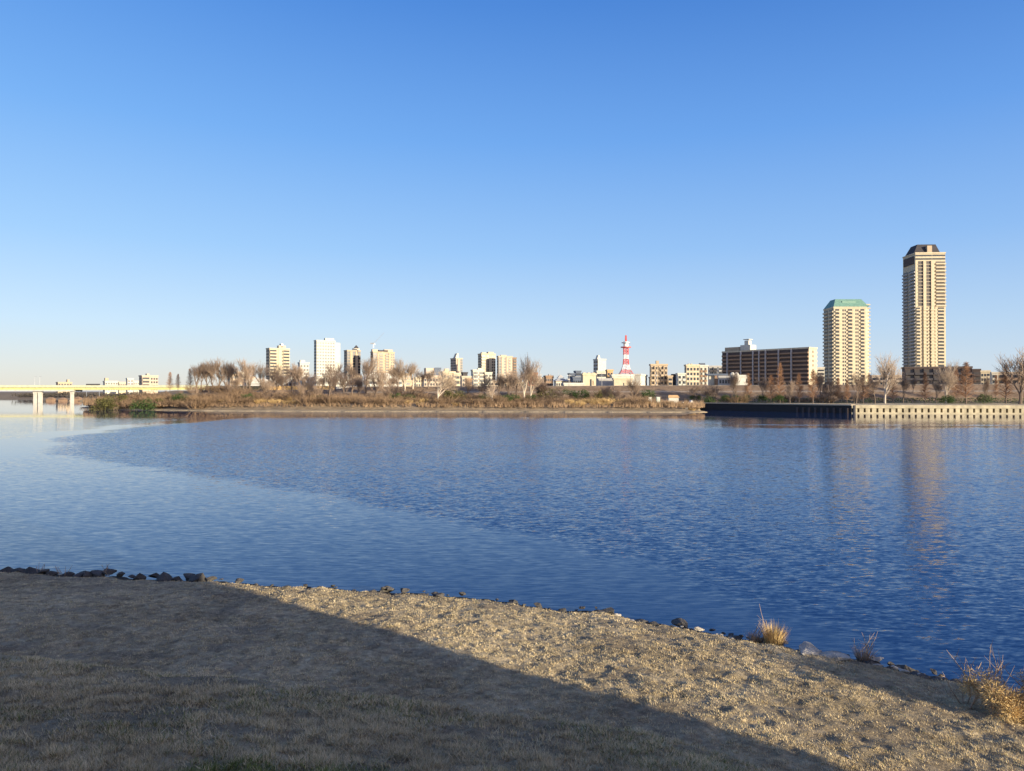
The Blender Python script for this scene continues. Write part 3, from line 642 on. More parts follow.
# ------------------------------------------------------------------ bridge
BY=385
br=thing('girder_bridge','long yellow girder bridge with pale parapet crossing the river on the left','bridge',(-300,BY,0))
s_=BY/F
zt=PZ(385.2,BY); zm=PZ(386.9,BY); zl=PZ(390.2,BY)
MB().box(-260,136,0,9,zl+.25,zm-.253).build('girder',M['yellow'],br)
MB().box(-260,136,-.5,9.3,zm-.25,zm+.1).box(-260,136,-.4,9.6,zm+.103,zt-.9).build('deck',M['yellowpale'],br)
MB().box(-260,136,-.45,-.25,zt-.9,zt).build('parapet',M['yellowpale'],br)
m=MB(); 
for k in range(132): m.box(-258+k*3,-257.8+k*3,-.2,-.003,zl+.9,zm-.3)
tag(m.build('stiffener',M['yellow'],br),None,None,None,'stuff')
MB().box(-60,62,-.2,8.5,zl-.6,zl+.247).build('soffit',M['white'],br)
def pier(px,wpx,Y,zt_):
    x=PX(px,Y)+300; w_=wpx*Y/F/2
    m=MB(); m.box(x-w_,x+w_,1,2.8,-1.5,zt_-1.6); m.prism([(x-w_,1),(x+w_,1),(x+w_,2.8),(x-w_,2.8)],zt_-1.598,zt_,[(x-w_*1.5,1),(x+w_*1.5,1),(x+w_*1.5,2.8),(x-w_*1.5,2.8)])
    m.build('pier',M['concrete'],br)
pier(33.4,2.8,BY,zl-.61); pier(38.0,2.8,BY,zl-.61); pier(70,2,BY,zl-.61); pier(-85,3,BY,zl-.61)
for px in (33.5,38.5):
    l=thing('street_lamp','slender pale lamp post on the yellow bridge over its pier','street lamp',(PX(px,BY),BY+1,zt-.9),0,'lamp posts on the bridge')
    MB().path([(0,0,0),(0,0,5.6)],[.12,.07],5).build('post',M['steel'],l); MB().box(-.1,.9,-.12,.12,5.5,5.66).build('lamp_head',M['steel'],l)
# dark signboard on the bridge
sg=thing('signboard','low dark board standing on the far side of the bridge','sign',(PX(93,460),460,0))
MB().box(-4.5,4.5,-.1,.1,PZ(384.7,460)-.4,PZ(383.8,460)).build('board',M['dark'],sg); MB().box(-4.2,-4,-.1,.1,3,PZ(384.7,460)-.4).build('leg',M['steel'],sg); MB().box(4,4.2,-.1,.1,3,PZ(384.7,460)-.4).build('leg',M['steel'],sg)
# orange sound barrier along the levee road
ow=thing('sound_barrier','long orange tan barrier wall along the levee road behind the bare trees','wall',(0,0,0))
m=MB(); pts=[(PX(205,350),350),(PX(235,318),318),(PX(262,302),302),(PX(335,298),298)]
for i in range(len(pts)-1):
    (x0,y0),(x1,y1)=pts[i],pts[i+1]
    z0=PZ(389.4,y0)-2.5; z1=PZ(389.4,y1)-2.5; t0=PZ(385.9,y0); t1=PZ(385.9,y1)
    k=len(m.v); m.v+=[(x0,y0,z0),(x1,y1,z1),(x1,y1,t1),(x0,y0,t0),(x0,y0+.3,z0),(x1,y1+.3,z1),(x1,y1+.3,t1),(x0,y0+.3,t0)]
    m.f+=[(k,k+1,k+2,k+3),(k+5,k+4,k+7,k+6),(k+3,k+2,k+6,k+7),(k,k+3,k+7,k+4),(k+1,k+5,k+6,k+2)]; m.m+=[0]*5
m.build('panel',M['orangewall'],ow)
x0,y0=pts[-1]
wl=MB().box(x0+.1,x0+38,y0,y0+.3,PZ(388,y0)-1.2,PZ(386.5,y0)).build('levee_wall',M['concrete']); tag(wl,'pale low concrete wall continuing the orange barrier on the levee','wall')

# ------------------------------------------------------------------ quay
q0=Vector((62.2,249.6,0)); q1=Vector((99,206.6,0)); q2=Vector((230,191.9,0))
qd=thing('quay_wall','stone quay face with shade painted into its dark colour and a pale top kerb','quay',tuple(q0))
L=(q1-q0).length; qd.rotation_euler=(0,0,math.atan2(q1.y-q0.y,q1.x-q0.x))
MB().box(0,L,-.6,.2,-1.6,2.2).build('face',M['quayshade'],qd); MB().box(0,L,-.8,1.9,2.203,2.55).build('cap',M['tan'],qd)
for k in range(9):
    xk=L-1.2-k*1.9; MB().box(xk-.32,xk+.32,-.95,-.603,-1.5,1.5).build('pile',M['darkbrown'],qd)  # piles coloured dark as well, for the shade on this face
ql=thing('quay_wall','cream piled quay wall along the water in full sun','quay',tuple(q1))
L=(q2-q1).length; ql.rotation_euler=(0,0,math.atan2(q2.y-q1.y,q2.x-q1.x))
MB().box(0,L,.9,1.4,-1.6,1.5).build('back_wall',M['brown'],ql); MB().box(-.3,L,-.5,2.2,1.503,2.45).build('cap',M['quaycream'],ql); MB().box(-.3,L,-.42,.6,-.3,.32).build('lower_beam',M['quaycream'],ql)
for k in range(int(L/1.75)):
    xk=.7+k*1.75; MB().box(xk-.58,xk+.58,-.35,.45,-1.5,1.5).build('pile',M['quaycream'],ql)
MB().box(.2,.7,-.7,-.36,-1.5,2.4).build('ladder_post',M['dark'],ql)
hd=MB()
for k in range(70):
    x=80+k*2.3; ly=float(np.interp(x,[p[0] for p in LEV],[p[1] for p in LEV]))-23; z=far_pt(x,ly)
    for j in range(60):
        p=Vector((x+rnd.uniform(-1.4,1.4),ly+rnd.uniform(-.7,.7),z+rnd.uniform(0,1.5))); a=rnd.uniform(0,6.3); s=rnd.uniform(.2,.4)
        hd.tri(p,p+Vector((math.cos(a)*s,math.sin(a)*s,.1)),p+Vector((0,.1,s)))
tag(hd.build('hedge',M['leaf']),'long low dark hedge along the foot of the levee behind the quay','hedge')

# ------------------------------------------------------------------ trees
def rv(a=1): return Vector((rnd.uniform(-a,a),rnd.uniform(-a,a),rnd.uniform(-a,a)))
def bare_tree(H,kind):
    """returns trunk and twig meshes of a leafless tree of height H"""
    T=MB(); C=MB()
    def grow(p,d,ln,r,lev,maxl):
        pts=[p]; rs=[r]; n=3
        for k in range(n):
            up=Vector((0,0,.12 if kind!='spread' else .05))
            d=(d+rv(.10+.05*lev)+up).normalized(); p=p+d*ln/n; pts.append(p); rs.append(r*(1-.45*(k+1)/n))
        tgt=T if lev<2 else C
        tgt.path(pts,rs,6 if lev==0 else (5 if lev<2 else 3))
        if lev>=maxl: return
        nb=[4,4,4,4,4][min(lev,4)]+(1 if rnd.random()<.4 else 0)
        for k in range(nb):
            f=rnd.uniform(.35,1.0); i=min(int(f*n),n-1); q=pts[i].lerp(pts[i+1],f*n-i)
            ang={'vase':.48,'poplar':.36,'spread':.75}[kind]*rnd.uniform(.5,1.25)*(1-.06*lev)
            a=rnd.uniform(0,2*math.pi); o=d.orthogonal().normalized(); o=(Matrix.Rotation(a,3,d)@o)
            nd=(d*math.cos(ang)+o*math.sin(ang)).normalized()
            grow(q,nd,ln*rnd.uniform(.62,.88),max(rs[i]*rnd.uniform(.42,.6),.022),lev+1,maxl)
        grow(pts[-1],d,ln*rnd.uniform(.72,.85),max(rs[-1]*.9,.022),lev+1,maxl)
    grow(Vector((0,0,-.3)),Vector((0,0,1)),H*{'vase':.25,'poplar':.34,'spread':.22}[kind],H*.017,0,4)
    return T,C
def cone_tree(H):
    T=MB(); C=MB(); T.path([(0,0,-.3),(0,0,H*.5),(0,0,H)],[H*.016,H*.009,.03],6)
    n=int(H*11)
    for k in range(n):
        f=(k+.5)/n; z=H*(.14+.86*f); Lr=H*.24*(1-f)**.75*rnd.uniform(.7,1.15)+.2
        a=rnd.uniform(0,2*math.pi); d=Vector((math.cos(a),math.sin(a),.55)).normalized(); p=Vector((0,0,z)); q=p+d*Lr
        C.tube(p,q,.05,.02,3)
        for j in range(13):
            s=p.lerp(q,rnd.uniform(.2,1)); e=s+(d*.5+rv(.9)).normalized()*rnd.uniform(.3,.9); C.tube(s,e,.022,.016,3)
    return T,C
def bush(H,Wd,n,r=.02,up=.8):
    C=MB()
    for k in range(n):
        a=rnd.uniform(0,2*math.pi); b_=rnd.random()**.5*Wd*.42; p=Vector((math.cos(a)*b_,math.sin(a)*b_,-.1)); 
        L=H*rnd.uniform(.5,1.0); d=Vector((math.cos(a)*b_/Wd*1.6,math.sin(a)*b_/Wd*1.6,up)).normalized()
        q=p+d*L*.55+rv(.1); C.tube(p,q,r,r*.8,3)
        for j in range(4):
            s=p.lerp(q,rnd.uniform(.4,1)); e=s+(d+rv(.8)).normalized()*L*rnd.uniform(.3,.5); C.tube(s,e,r*.75,r*.5,3)
            for i in range(2):
                s2=s.lerp(e,rnd.uniform(.3,1)); C.tube(s2,s2+(d+rv(1.)).normalized()*L*rnd.uniform(.12,.28),r*.5,r*.4,3)
    return C
def leafy(H,Wd,n,s=.28):
    C=MB(); cl=[(Vector((rnd.uniform(-.5,.5)*Wd*.75,rnd.uniform(-.5,.5)*Wd*.75,H*rnd.uniform(.25,.80))),rnd.uniform(.18,.34)*min(H,Wd)) for _ in range(14)]
    for k in range(n):
        c,rr=cl[rnd.randrange(14)]; v=rv().normalized()*rr*rnd.uniform(.55,1.1); v.z*=.8; p=c+v
        if p.z<.05: p.z=.05+rnd.random()*.4
        a=rv().normalized()*s*rnd.uniform(.5,1.2); b_=rv().normalized()*s*rnd.uniform(.4,1)
        C.tri(p-a*.5,p+a*.5,p+b_)
    return C
proto={}; HH={}
def mk(key,name,cat,parts):
    r=thing(name,'x',cat); 
    for nm,m,mt in parts: m.build(nm,M[mt],r)
    HH[key]=max(v[2] for _,m,_2 in parts for v in m.v); proto[key]=[r,False]
for i in range(3):
    T,C=bare_tree(14,'vase'); mk('vase%d'%i,'bare_tree','tree',[('trunk',T,'bark'),('crown',C,'twig')])
for i in range(3):
    T,C=bare_tree(14,'poplar'); mk('pop%d'%i,'bare_tree','tree',[('trunk',T,'bark'),('crown',C,'twig')])
for i in range(2):
    T,C=bare_tree(14,'vase'); mk('pale%d'%i,'bare_tree','tree',[('trunk',T,'palebark'),('crown',C,'paletwig')])
T,C=bare_tree(14,'spread'); mk('spread0','bare_tree','tree',[('trunk',T,'palebark'),('crown',C,'paletwig')])
T,C=bare_tree(14,'spread'); mk('spread1','bare_tree','tree',[('trunk',T,'bark'),('crown',C,'twig')])
for i in range(2):
    T,C=cone_tree(14); mk('cone%d'%i,'dawn_redwood','tree',[('trunk',T,'bark'),('crown',C,'redtwig')])
for i in range(3): mk('bush%d'%i,'bare_shrub','shrub',[('branches',bush(3.2,4,60,.03),'brushtwig')])
for i in range(2): mk('straw%d'%i,'dry_reed_clump','reeds',[('stalks',bush(2.2,3,70,.03,1.1),'straw')])
for i in range(2): mk('ever%d'%i,'evergreen_shrub','shrub',[('foliage',leafy(4,4.6,1500),'leaf')])
mk('olive0','evergreen_shrub','shrub',[('foliage',leafy(4,4.6,1500),'leafolive')])
mk('olive1','evergreen_tree','tree',[('trunk',MB().path([(0,0,-.3),(0,0,2.4)],[.16,.1],5),'bark'),('crown',leafy(5,4.6,1800),'leaf')])
NAT={'vase':14,'pop':14,'pale':14,'spread':14,'cone':14,'bush':3.2,'straw':2.2,'ever':4,'olive':4}
def plant(key,px,yt,Y,label,group,wid=1.0,z=None):
    x=PX(px,Y); z=far_pt(x,Y) if z is None else z
    H=PZ(yt,Y)-z; root,used=proto[key]; s=max(H,.3)/HH[key]
    ws=s*wid
    if not used:
        root.location=(x,Y,z); root.rotation_euler=(0,0,rnd.uniform(0,6)); root.scale=(ws,ws,s); root['label']=label; root['group']=group; proto[key][1]=True; return root
    return dup(root,(x,Y,z),rnd.uniform(0,6),(ws,ws,s),label,group)

G='bare trees along the far bank'
# left row of bare poplars behind the bank
for i,(px,yt,w_) in enumerate([(196,365,1),(201,362,1.1),(207,366,1),(213,361,1.1),(219,360,1),(226,362,1.1),(232,366,1)]):
    plant(['vase0','pop1','vase1','pop0','vase2','pop2','vase1'][i],px,yt-4,290,'leafless grey brown tree in the leftmost dense row of bare trees','leftmost row of bare trees',w_*1.3)
for px,yt in ((170,371.5),(178,373.5),(190,368)):
    plant('cone%d'%(int(px)%2),px,yt,300,'small pointed rust brown tree at the right end of the bridge','pointed trees by the bridge end',1.0)
for key,px,yt,Y,lab in [
 ('vase0',250,357,285,'leafless tree left of the slim cream tower, its crown clear of it'),
 ('pop1',261,359,288,'leafless tree directly left of the slim cream tower'),
 ('vase2',276,361,282,'leafless tree right in front of the slim cream tower'),
 ('pop0',291,360,284,'leafless tree at the right edge of the slim cream tower'),
 ('vase1',300,363,280,'leafless tree in front of the pale stepped house'),
 ('pop2',336,359,282,'leafless tree overlapping the right edge of the white grid tower'),
 ('vase2',352,360,280,'leafless tree in front of the dark domed tan tower'),
 ('vase0',366,354,283,'tall leafless tree between the domed tower and the crane tower'),
 ('pop1',384,362,262,'leafless tree in front of the crane tower'),
 ('pale1',405,356,286,'pale leafless tree right of the crane tower'),
 ('pale0',413,360,288,'second pale leafless tree right of the crane tower'),
 ('vase1',398,364,284,'brown leafless tree touching the right edge of the crane tower'),
 ('spread1',394,378,250,'low wide leafless tree on the bank below the crane tower')]:
    plant(key,px,yt,Y,lab,G,1.25)
plant('spread0',438,366,236,'white barked leafless tree with low spreading forks','white barked trees',1.05)
plant('pale0',524,352,240,'tall white barked leafless tree with several upright trunks','white barked trees',.9)
plant('pale1',531,357,243,'second white barked leafless tree, leaning right beside the tallest','white barked trees',.8)
plant('spread0',493,385,233,'pale low leafless tree beside the tallest white barked tree','white barked trees',1.1)
plant('vase2',485,372,260,'leafless tree in front of the cream tower with dark left face',G,1.1)
plant('vase0',516,368,262,'brown leafless tree just left of the tallest white barked tree',G,1.1)
plant('vase1',545,381,250,'low leafless brown tree in front of the brown flat topped house',G,1.6)
plant('spread1',557,386,238,'low rounded leafless tree below the layered roof hall',G,1.3)
plant('pop2',633,376,240,'slim leafless tree in front of the exchange building',G,1.4)
plant('spread1',613,386,240,'low leafless tree in front of the cream blank hall',G,1.2)
plant('vase0',604,385,246,'small leafless tree in front of the grey warehouse',G,1.6)
plant('cone1',593,380,290,'small dark pointed tree by the cream turreted block','pointed trees',1.2)
for px,yt in ((697,381),(707,383),(716,382)): plant('spread1',px,yt,262,'low brown leafless tree near the tents on the quay end','low bare trees near the tents',1.2)
for key,px,yt,Y,lab,w_ in [
 ('cone0',780,362,248,'pointed rust brown tree in front of the dark slab',.8),('cone1',748,372,250,'pointed rust brown tree in front of the pump station',.9),
 ('cone1',799,372,246,'smaller pointed brown tree in front of the slab, near its lit end',.9),
 ('vase2',829,375,243,'thin leafless tree below the left edge of the green roofed tower',1.1),('cone0',847,379,235,'thin brown tree below the green roofed tower',.8),
 ('cone1',863,374,237,'brown twiggy tree below the right edge of the green roofed tower',.9),
 ('pale0',885,350,232,'large pale leafless tree between the two towers',1.05),('spread1',875,370,236,'low brown leafless tree left of the large pale tree',.8),
 ('cone0',893,372,236,'rust brown tree right of the large pale tree',.9),
 ('cone1',925,371,230,'brown pointed tree at the foot of the tallest tower',.9),
 ('pale1',946,358,229,'pale leafless tree at the right edge of the tallest tower',.85),
 ('cone0',966,361,222,'large orange brown conical tree on the quay',1.15),
 ('cone1',1006,363,224,'brown pointed tree near the right edge of the picture',.9),
 ('vase0',1020,345,222,'big leafless tree cut by the right edge of the picture',1.25),('pale1',1036,350,226,'leafless tree just outside the right edge',1.1),
 ('pop0',903,372,240,'thin leafless tree just left of the foot of the tallest tower',1.0)]:
    plant(key,px,yt,Y,lab,'trees on the quay lawn',w_)
for i,px in enumerate((838,856,869,913,936,956,985,996,736,762,771,790,813,821)):
    plant(('cone0','pop2','cone1','vase1','pop0')[i%5],px,rnd.uniform(368,378),rnd.uniform(232,262),'thin leafless brown tree in the loose line behind the quay','thin bare trees behind the quay',rnd.uniform(.8,1.15))
for i,px in enumerate((238,244,268,284,308,322,328,344,358,375,390,421,428,449,468,498,508,512,539)):
    plant(('vase1','pop2','vase0','pop0','vase2')[i%5],px,rnd.uniform(366,377),rnd.uniform(262,290),'thin leafless tree mixed among the bigger bare trees of the far bank','small bare trees along the far bank',rnd.uniform(1.1,1.5))
# evergreen shrubs
for key,px,yt,Y,lab in [('olive0',107,397,244,'round olive shrub near the left tip of the far bank'),('ever1',142,397,238,'green shrub below the white cube house'),
 ('olive0',115,394,252,'olive shrub near the left tip of the far bank'),('olive0',160,398,246,'small green shrub at the waterline, third from the left tip'),('ever1',180,392,246,'taller green shrub below the pointed trees'),('ever0',248,393,242,'green shrub below the leftmost clear bare tree'),
 ('ever1',316,394,240,'green shrub below the white grid tower'),('ever0',396,392.5,240,'wide bright green shrub below the crane tower'),('ever1',409,393,242,'green shrub right of the wide bright one'),
 ('olive0',455,389,240,'tall olive shrub right of the white spreading tree'),('ever1',449,392,244,'dark shrub right behind the white spreading tree'),('ever0',484,393,241,'dark green shrub below the terraced block'),('ever0',506,394,236,'green shrub left of the tallest white barked tree'),
 ('ever1',515,393.5,238,'green shrub at the foot of the tallest white barked tree'),('ever0',532,394,240,'green shrub right of the tallest white barked tree'),('olive0',548,387,252,'olive shrub below the brown flat topped house'),
 ('ever1',569,388,262,'dark green wide shrub below the low workshop'),('ever0',580,389,262,'dark green shrub right of the wide one below the workshop'),('ever1',646,388,255,'dark round shrub below the brown balcony block'),('olive0',604,389,256,'olive shrub below the plain white tower')]:
    plant(key,px,yt,Y,lab,'evergreen shrubs on the far bank',1.15)
for px in (690,697,706,722,729,738,745,760,767,774,783):
    plant('olive1',px,394.0,246 if px>700 else 262,'low dark evergreen tree in the row behind the shaded quay','dark evergreens behind the shaded quay',1.1)
for px,yt in ((945,394.5),(984,393.5),(951,396)): plant('ever0',px,yt,222,'dark green shrub on the quay lawn beside the large orange brown tree','dark shrubs on the quay lawn',1.1)
# brown bushes (individual, seen along the bank)
for i in range(150):
    px=88+i*4.1+rnd.uniform(-2,2); row=i%3; Y=np.interp((px-HX)/F*230,[-165,-101,-4,57],[268,240,229,223])+row*7+rnd.uniform(-1,2)
    hi=rnd.uniform(2.0,4.2)+(.5 if px<240 else 0); x=PX(px,Y); z=far_pt(x,Y)
    k=rnd.choice(['bush0','bush1','bush2','bush0','straw0','straw1'])
    if px>642: hi*=.45

    if k[0]=='s': hi*=.6
    plant(k,px,HY-(z+hi-CH)*F/Y,Y,'brown leafless shrub in the tangled belt along the far waterline' if k[0]=='b' else 'straw coloured reed clump in the belt along the far waterline','shrub belt along the far bank' if k[0]=='b' else 'reed clumps along the far bank',rnd.uniform(.9,1.5))
for i in range(110):
    px=92+i*7.1+rnd.uniform(-4,4); Y=rnd.uniform(243,272) if px<720 else rnd.uniform(238,262)
    if (px>720 and rnd.random()<.45) or 640<px<705: continue
    x=PX(px,Y); z=far_pt(x,Y); hi=rnd.uniform(2.4,5.2)*(.72 if px<225 else 1.15 if px<430 else .8)
    k=rnd.choice(['bush0','bush1','bush2','spread1','vase0','vase2'])
    if k[0]!='b': hi*=1.25
    plant(k,px,HY-(z+hi-CH)*F/Y,Y,'brown leafless scrub tree standing on the flat below the levee','scrub trees below the levee',rnd.uniform(1.1,1.7))
# undergrowth mass
U=MB()
for k in range(9000):
    px=rnd.uniform(84,704); t=rnd.random(); Yb=float(np.interp((px-HX)/F*230,[-165,-101,-4,57],[266,236,225.5,219])); Y=Yb+rnd.uniform(0,32)
    x=PX(px,Y); z=2.0+rnd.uniform(-.3,.1)
    if t<.0: continue
    n=mnoise.noise(Vector((x*.07,Y*.1,0)))
    h=rnd.uniform(.5,1.6)*(1+n)+(1.5 if px<230 and Y>Yb+8 else 0)
    for j in range(3):
        e=Vector((x+rnd.uniform(-.7,.7),Y+rnd.uniform(-.5,.5),z+h*rnd.uniform(.5,1))); a=Vector((x+rnd.uniform(-.3,.3),Y,z-.5))
        U.tri(a-Vector((.10,0,0)),a+Vector((.10,0,0)),e)
tag(U.build('undergrowth',mat('dry_undergrowth',(.24,.16,.095),var=.55,scale=.25)),'tangled dry undergrowth covering the far bank','undergrowth',None,'stuff')
# dark tree band beyond the bridge
U=MB()
for k in range(5200):
    x=rnd.uniform(-420,-262); Y=rnd.uniform(562,585)+(-260-x)*.2; z=rnd.random()**.6*(4.5+2*mnoise.noise(Vector((x*.05,0,0))))
    a=rv()*1.1; b_=rv()*1.1; p=Vector((x,Y,z)); U.tri(p,p+a,p+b_)
tag(U.build('woodland',mat('distant_dark_wood',(.07,.06,.05),var=.3)),'dark line of far off trees seen under the bridge','trees',None,'stuff')
for px,w_,h_ in ((49,4,.5),(61,3.4,.3),(76,3.4,.9)):
    Y=455; o=MB().box(-w_/2,w_/2,0,4,-1,h_).prism([(-w_/2-.3,-.3),(w_/2+.3,-.3),(w_/2+.3,4.3),(-w_/2-.3,4.3)],h_+.003,h_+1.2,[(-w_/2+1,2),(w_/2-1,2),(w_/2-1,2.2),(-w_/2+1,2.2)]).build('shed',M['brown']); o.location=(PX(px,Y),Y,.8)
    tag(o,'low tan shed on the shore seen under the bridge','shed','sheds under the bridge')
sh=MB().prism([(-275,452),(-205,440),(-195,470),(-250,600),(-275,600)],-1.5,.9).build('mud_bank',mat('mud',(.22,.18,.13))); tag(sh,'low mud bank under the bridge',None,None,'structure')

# small things on the bank
def onbank(px,Y): x=PX(px,Y); return x,Y,far_pt(x,Y)
k_=thing('kiosk','white kiosk with an orange roof on the far bank','kiosk',onbank(673,246))
MB().box(-1.7,1.7,-1,1,-.2,2.9).build('wall',M['white'],k_); MB().prism([(-2,-1.3),(2,-1.3),(2,1.3),(-2,1.3)],2.903,3.8,[(-1.6,-.2),(1.6,-.2),(1.6,.2),(-1.6,.2)]).build('roof',M['orange'],k_)
MB().box(-.4,.4,-1.06,-1.003,0,1.3).build('door',M['grey'],k_)
for i,(px,lab) in enumerate(((682.5,'white gabled tent, left of the two beside the kiosk'),(691,'white gabled tent, right of the two beside the kiosk'))):
    t_=thing('tent',lab,'tent',onbank(px,247),0,'white tents on the bank')
    m=MB(); m.v=[(-1.6,-1.2,0),(1.6,-1.2,0),(0,-1.2,2.3),(-1.6,1.6,0),(1.6,1.6,0),(0,1.6,2.3)]; m.f=[(0,1,2),(4,3,5),(0,2,5,3),(1,4,5,2)]; m.m=[0]*4; m.build('canvas',M['tent'],t_)
    MB().prism([(-.35,-1.23),(.35,-1.23),(.35,-1.205),(-.35,-1.205)],0,1.3,[(-.05,-1.23),(.05,-1.23),(.05,-1.205),(-.05,-1.205)]).build('opening',M['dark'],t_)
t_=thing('portable_toilet','pale green portable toilet on the far bank','toilet',onbank(658,236))
MB().box(-.55,.55,-.55,.55,0,2.1).build('cabin',M['mint'],t_); MB().box(-.6,.6,-.6,.6,2.103,2.3).build('roof',M['white'],t_); MB().box(-.38,.38,-.6,-.553,.1,1.95).build('door',M['white'],t_)
t_=thing('signpost','small white notice board on two legs on the far bank','sign',onbank(650,232))
MB().box(-.5,.5,-.04,.04,1.0,2.2).build('board',M['white'],t_)
for s in (-.45,.45): MB().tube((s,.06,-.2),(s,.06,2.1),.04,.04,5).build('leg',M['steel'],t_)
t_=thing('open_shelter','dark roofed open shelter on the far bank left of the kiosk','shelter',onbank(660,262))
MB().box(-3.4,3.4,-1.6,1.6,2.2,2.5).build('roof',M['roofdark'],t_)
for s in (-3,0,3): MB().box(s-.1,s+.1,-1.3,-1.1,-.2,2.2).build('post',M['brown'],t_)

# ------------------------------------------------------------------ near shore: rocks, tufts, bush
def rockmesh(seed,mt):
    import bmesh
    bm=bmesh.new(); bmesh.ops.create_icosphere(bm,subdivisions=3,radius=.5); r=random.Random(seed); off=Vector((r.uniform(0,50),)*3)
    pl=[(Vector((r.uniform(-1,1),r.uniform(-1,1),r.uniform(-.6,1))).normalized(),r.uniform(.20,.38)) for _ in range(12)]
    for v in bm.verts:
        for n,dd in pl:
            e=v.co.dot(n)-dd
            if e>0: v.co-=n*e
        v.co*=1+.07*mnoise.noise(v.co*5+off); v.co.z*=.62
    me=bpy.data.meshes.new('boulder'); bm.to_mesh(me); bm.free(); me.materials.append(M[mt]); return me
RK=[rockmesh(i,'rock') for i in range(5)]; RL=[rockmesh(20+i,'rocklit') for i in range(3)]
def rock(me,x,y,z,s,label,group,flat=1):
    o=bpy.data.objects.new('boulder',me); COL.objects.link(o); o.location=(x,y,z); o.rotation_euler=(rnd.uniform(-.2,.2),rnd.uniform(-.2,.2),rnd.uniform(0,6.3)); o.scale=(s*rnd.uniform(.9,1.5),s,s*flat)
    return tag(o,label,'rock',group)
SHN=lambda x: float(shore(np.array([x]))[0])
def at_shore(px):                                   # x on the shoreline under a picture column
    lo,hi=-30.,20.
    for _ in range(40):
        mid=(lo+hi)/2
        if (mid/SHN(mid))*F+HX<px: lo=mid
        else: hi=mid
    return lo
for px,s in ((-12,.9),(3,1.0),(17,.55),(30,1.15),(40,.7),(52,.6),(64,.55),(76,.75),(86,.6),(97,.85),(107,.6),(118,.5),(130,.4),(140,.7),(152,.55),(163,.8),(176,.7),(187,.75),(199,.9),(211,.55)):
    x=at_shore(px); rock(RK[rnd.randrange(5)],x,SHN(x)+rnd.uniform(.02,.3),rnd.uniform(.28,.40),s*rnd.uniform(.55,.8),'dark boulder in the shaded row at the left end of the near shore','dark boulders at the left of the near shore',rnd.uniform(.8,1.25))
for k in range(190):
    px=215+k*4.2+rnd.uniform(-9,9)
    if px>1010: break
    x=at_shore(px); big=.24 if px<620 else .31
    rock(RK[rnd.randrange(5)],x,SHN(x)+rnd.uniform(.0,.8),.17+rnd.uniform(-.08,.08),(rnd.random()**2.2*1.3+.35)*big*1.25,'dark wet stone along the near waterline','stones along the near waterline',.7)
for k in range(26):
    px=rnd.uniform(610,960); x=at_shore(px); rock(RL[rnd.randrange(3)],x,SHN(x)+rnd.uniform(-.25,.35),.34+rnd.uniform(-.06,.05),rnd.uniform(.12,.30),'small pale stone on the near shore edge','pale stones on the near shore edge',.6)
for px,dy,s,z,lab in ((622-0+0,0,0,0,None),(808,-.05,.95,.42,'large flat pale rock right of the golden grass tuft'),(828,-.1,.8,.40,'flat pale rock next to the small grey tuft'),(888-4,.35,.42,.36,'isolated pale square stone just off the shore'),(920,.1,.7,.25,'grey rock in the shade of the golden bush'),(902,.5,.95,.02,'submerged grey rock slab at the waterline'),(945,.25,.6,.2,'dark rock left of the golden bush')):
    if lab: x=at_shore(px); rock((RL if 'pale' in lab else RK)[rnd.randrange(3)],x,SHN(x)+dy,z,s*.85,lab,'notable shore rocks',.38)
def tuft(px,py_dy,H,Wd,n,mt,label,stems=0,name='grass_tuft',lean=.5,droop=.3,wid=.006,shift=0):
    x=at_shore(px); y=SHN(x)+py_dy; z=near_pt(x,y) if py_dy<0 else .30
    t=thing(name,label,'plant',(x,y,z)); m=MB()
    for k in range(n):
        a=rnd.uniform(0,6.283); r0=rnd.random()**.5*Wd*.28; p=Vector((math.cos(a)*r0,math.sin(a)*r0,-.05))
        L=H*rnd.uniform(.45,1.05); ln=rnd.uniform(0,lean)*(1 if rnd.random()<.75 else 2)
        d=Vector((math.cos(a)*ln,math.sin(a)*ln,1)).normalized(); mid=p+d*L*.55; e=mid+(d+Vector((math.cos(a),math.sin(a),-.2))*droop*rnd.uniform(.2,1.6)).normalized()*L*.45
        s=Vector((-math.sin(a+rnd.uniform(-1,1)),math.cos(a),0)).normalized()*wid
        m.quad(p-s,p+s,mid+s*.8,mid-s*.8); m.tri(mid-s*.8,mid+s*.8,e)
    m.build('blades',M[mt],t)
    if stems:
        m=MB()
        for k in range(stems):
            a=rnd.uniform(0,6.28); p=Vector((rnd.uniform(-.3,.3)*Wd,rnd.uniform(-.2,.2)*Wd,0)); d=Vector((math.cos(a)*.55,math.sin(a)*.4,1)).normalized(); L=H*rnd.uniform(.9,1.9); pts=[p]
            for j in range(4): d=(d+rv(.16)).normalized(); p=p+d*L/4; pts.append(p)
            m.path(pts,[.011,.009,.007,.005,.003],4)
            for j in range(3):
                i=rnd.randrange(1,4); q=pts[i]+(d+rv(.7)).normalized()*L*.28; m.tube(pts[i],q,.005,.002,3)
        m.build('stems',M['stem'],t)
    return t
tuft(775,.12,.62,.75,520,'reed','golden dry grass tuft standing on the near waterline',2,lean=.45)
tuft(757,.15,.34,.5,160,'stem','small brown twiggy tuft left of the golden grass tuft',3,lean=.8)
tuft(868,.22,.42,.55,130,'stem','small grey brown tuft of bare stems between the pale rocks',8,lean=.8)
for px,h,lab in ((40,.55,'thin dark weed stalks rising over the leftmost boulders'),(62,.5,'thin weed stalks behind the shaded boulders, second from the left'),(105,.6,'thin leaning weed stalks at the right of the big dark boulders')):
    tuft(px,.1,h*.5,.5,14,'brushtwig',lab,5,lean=.9,name='weed')
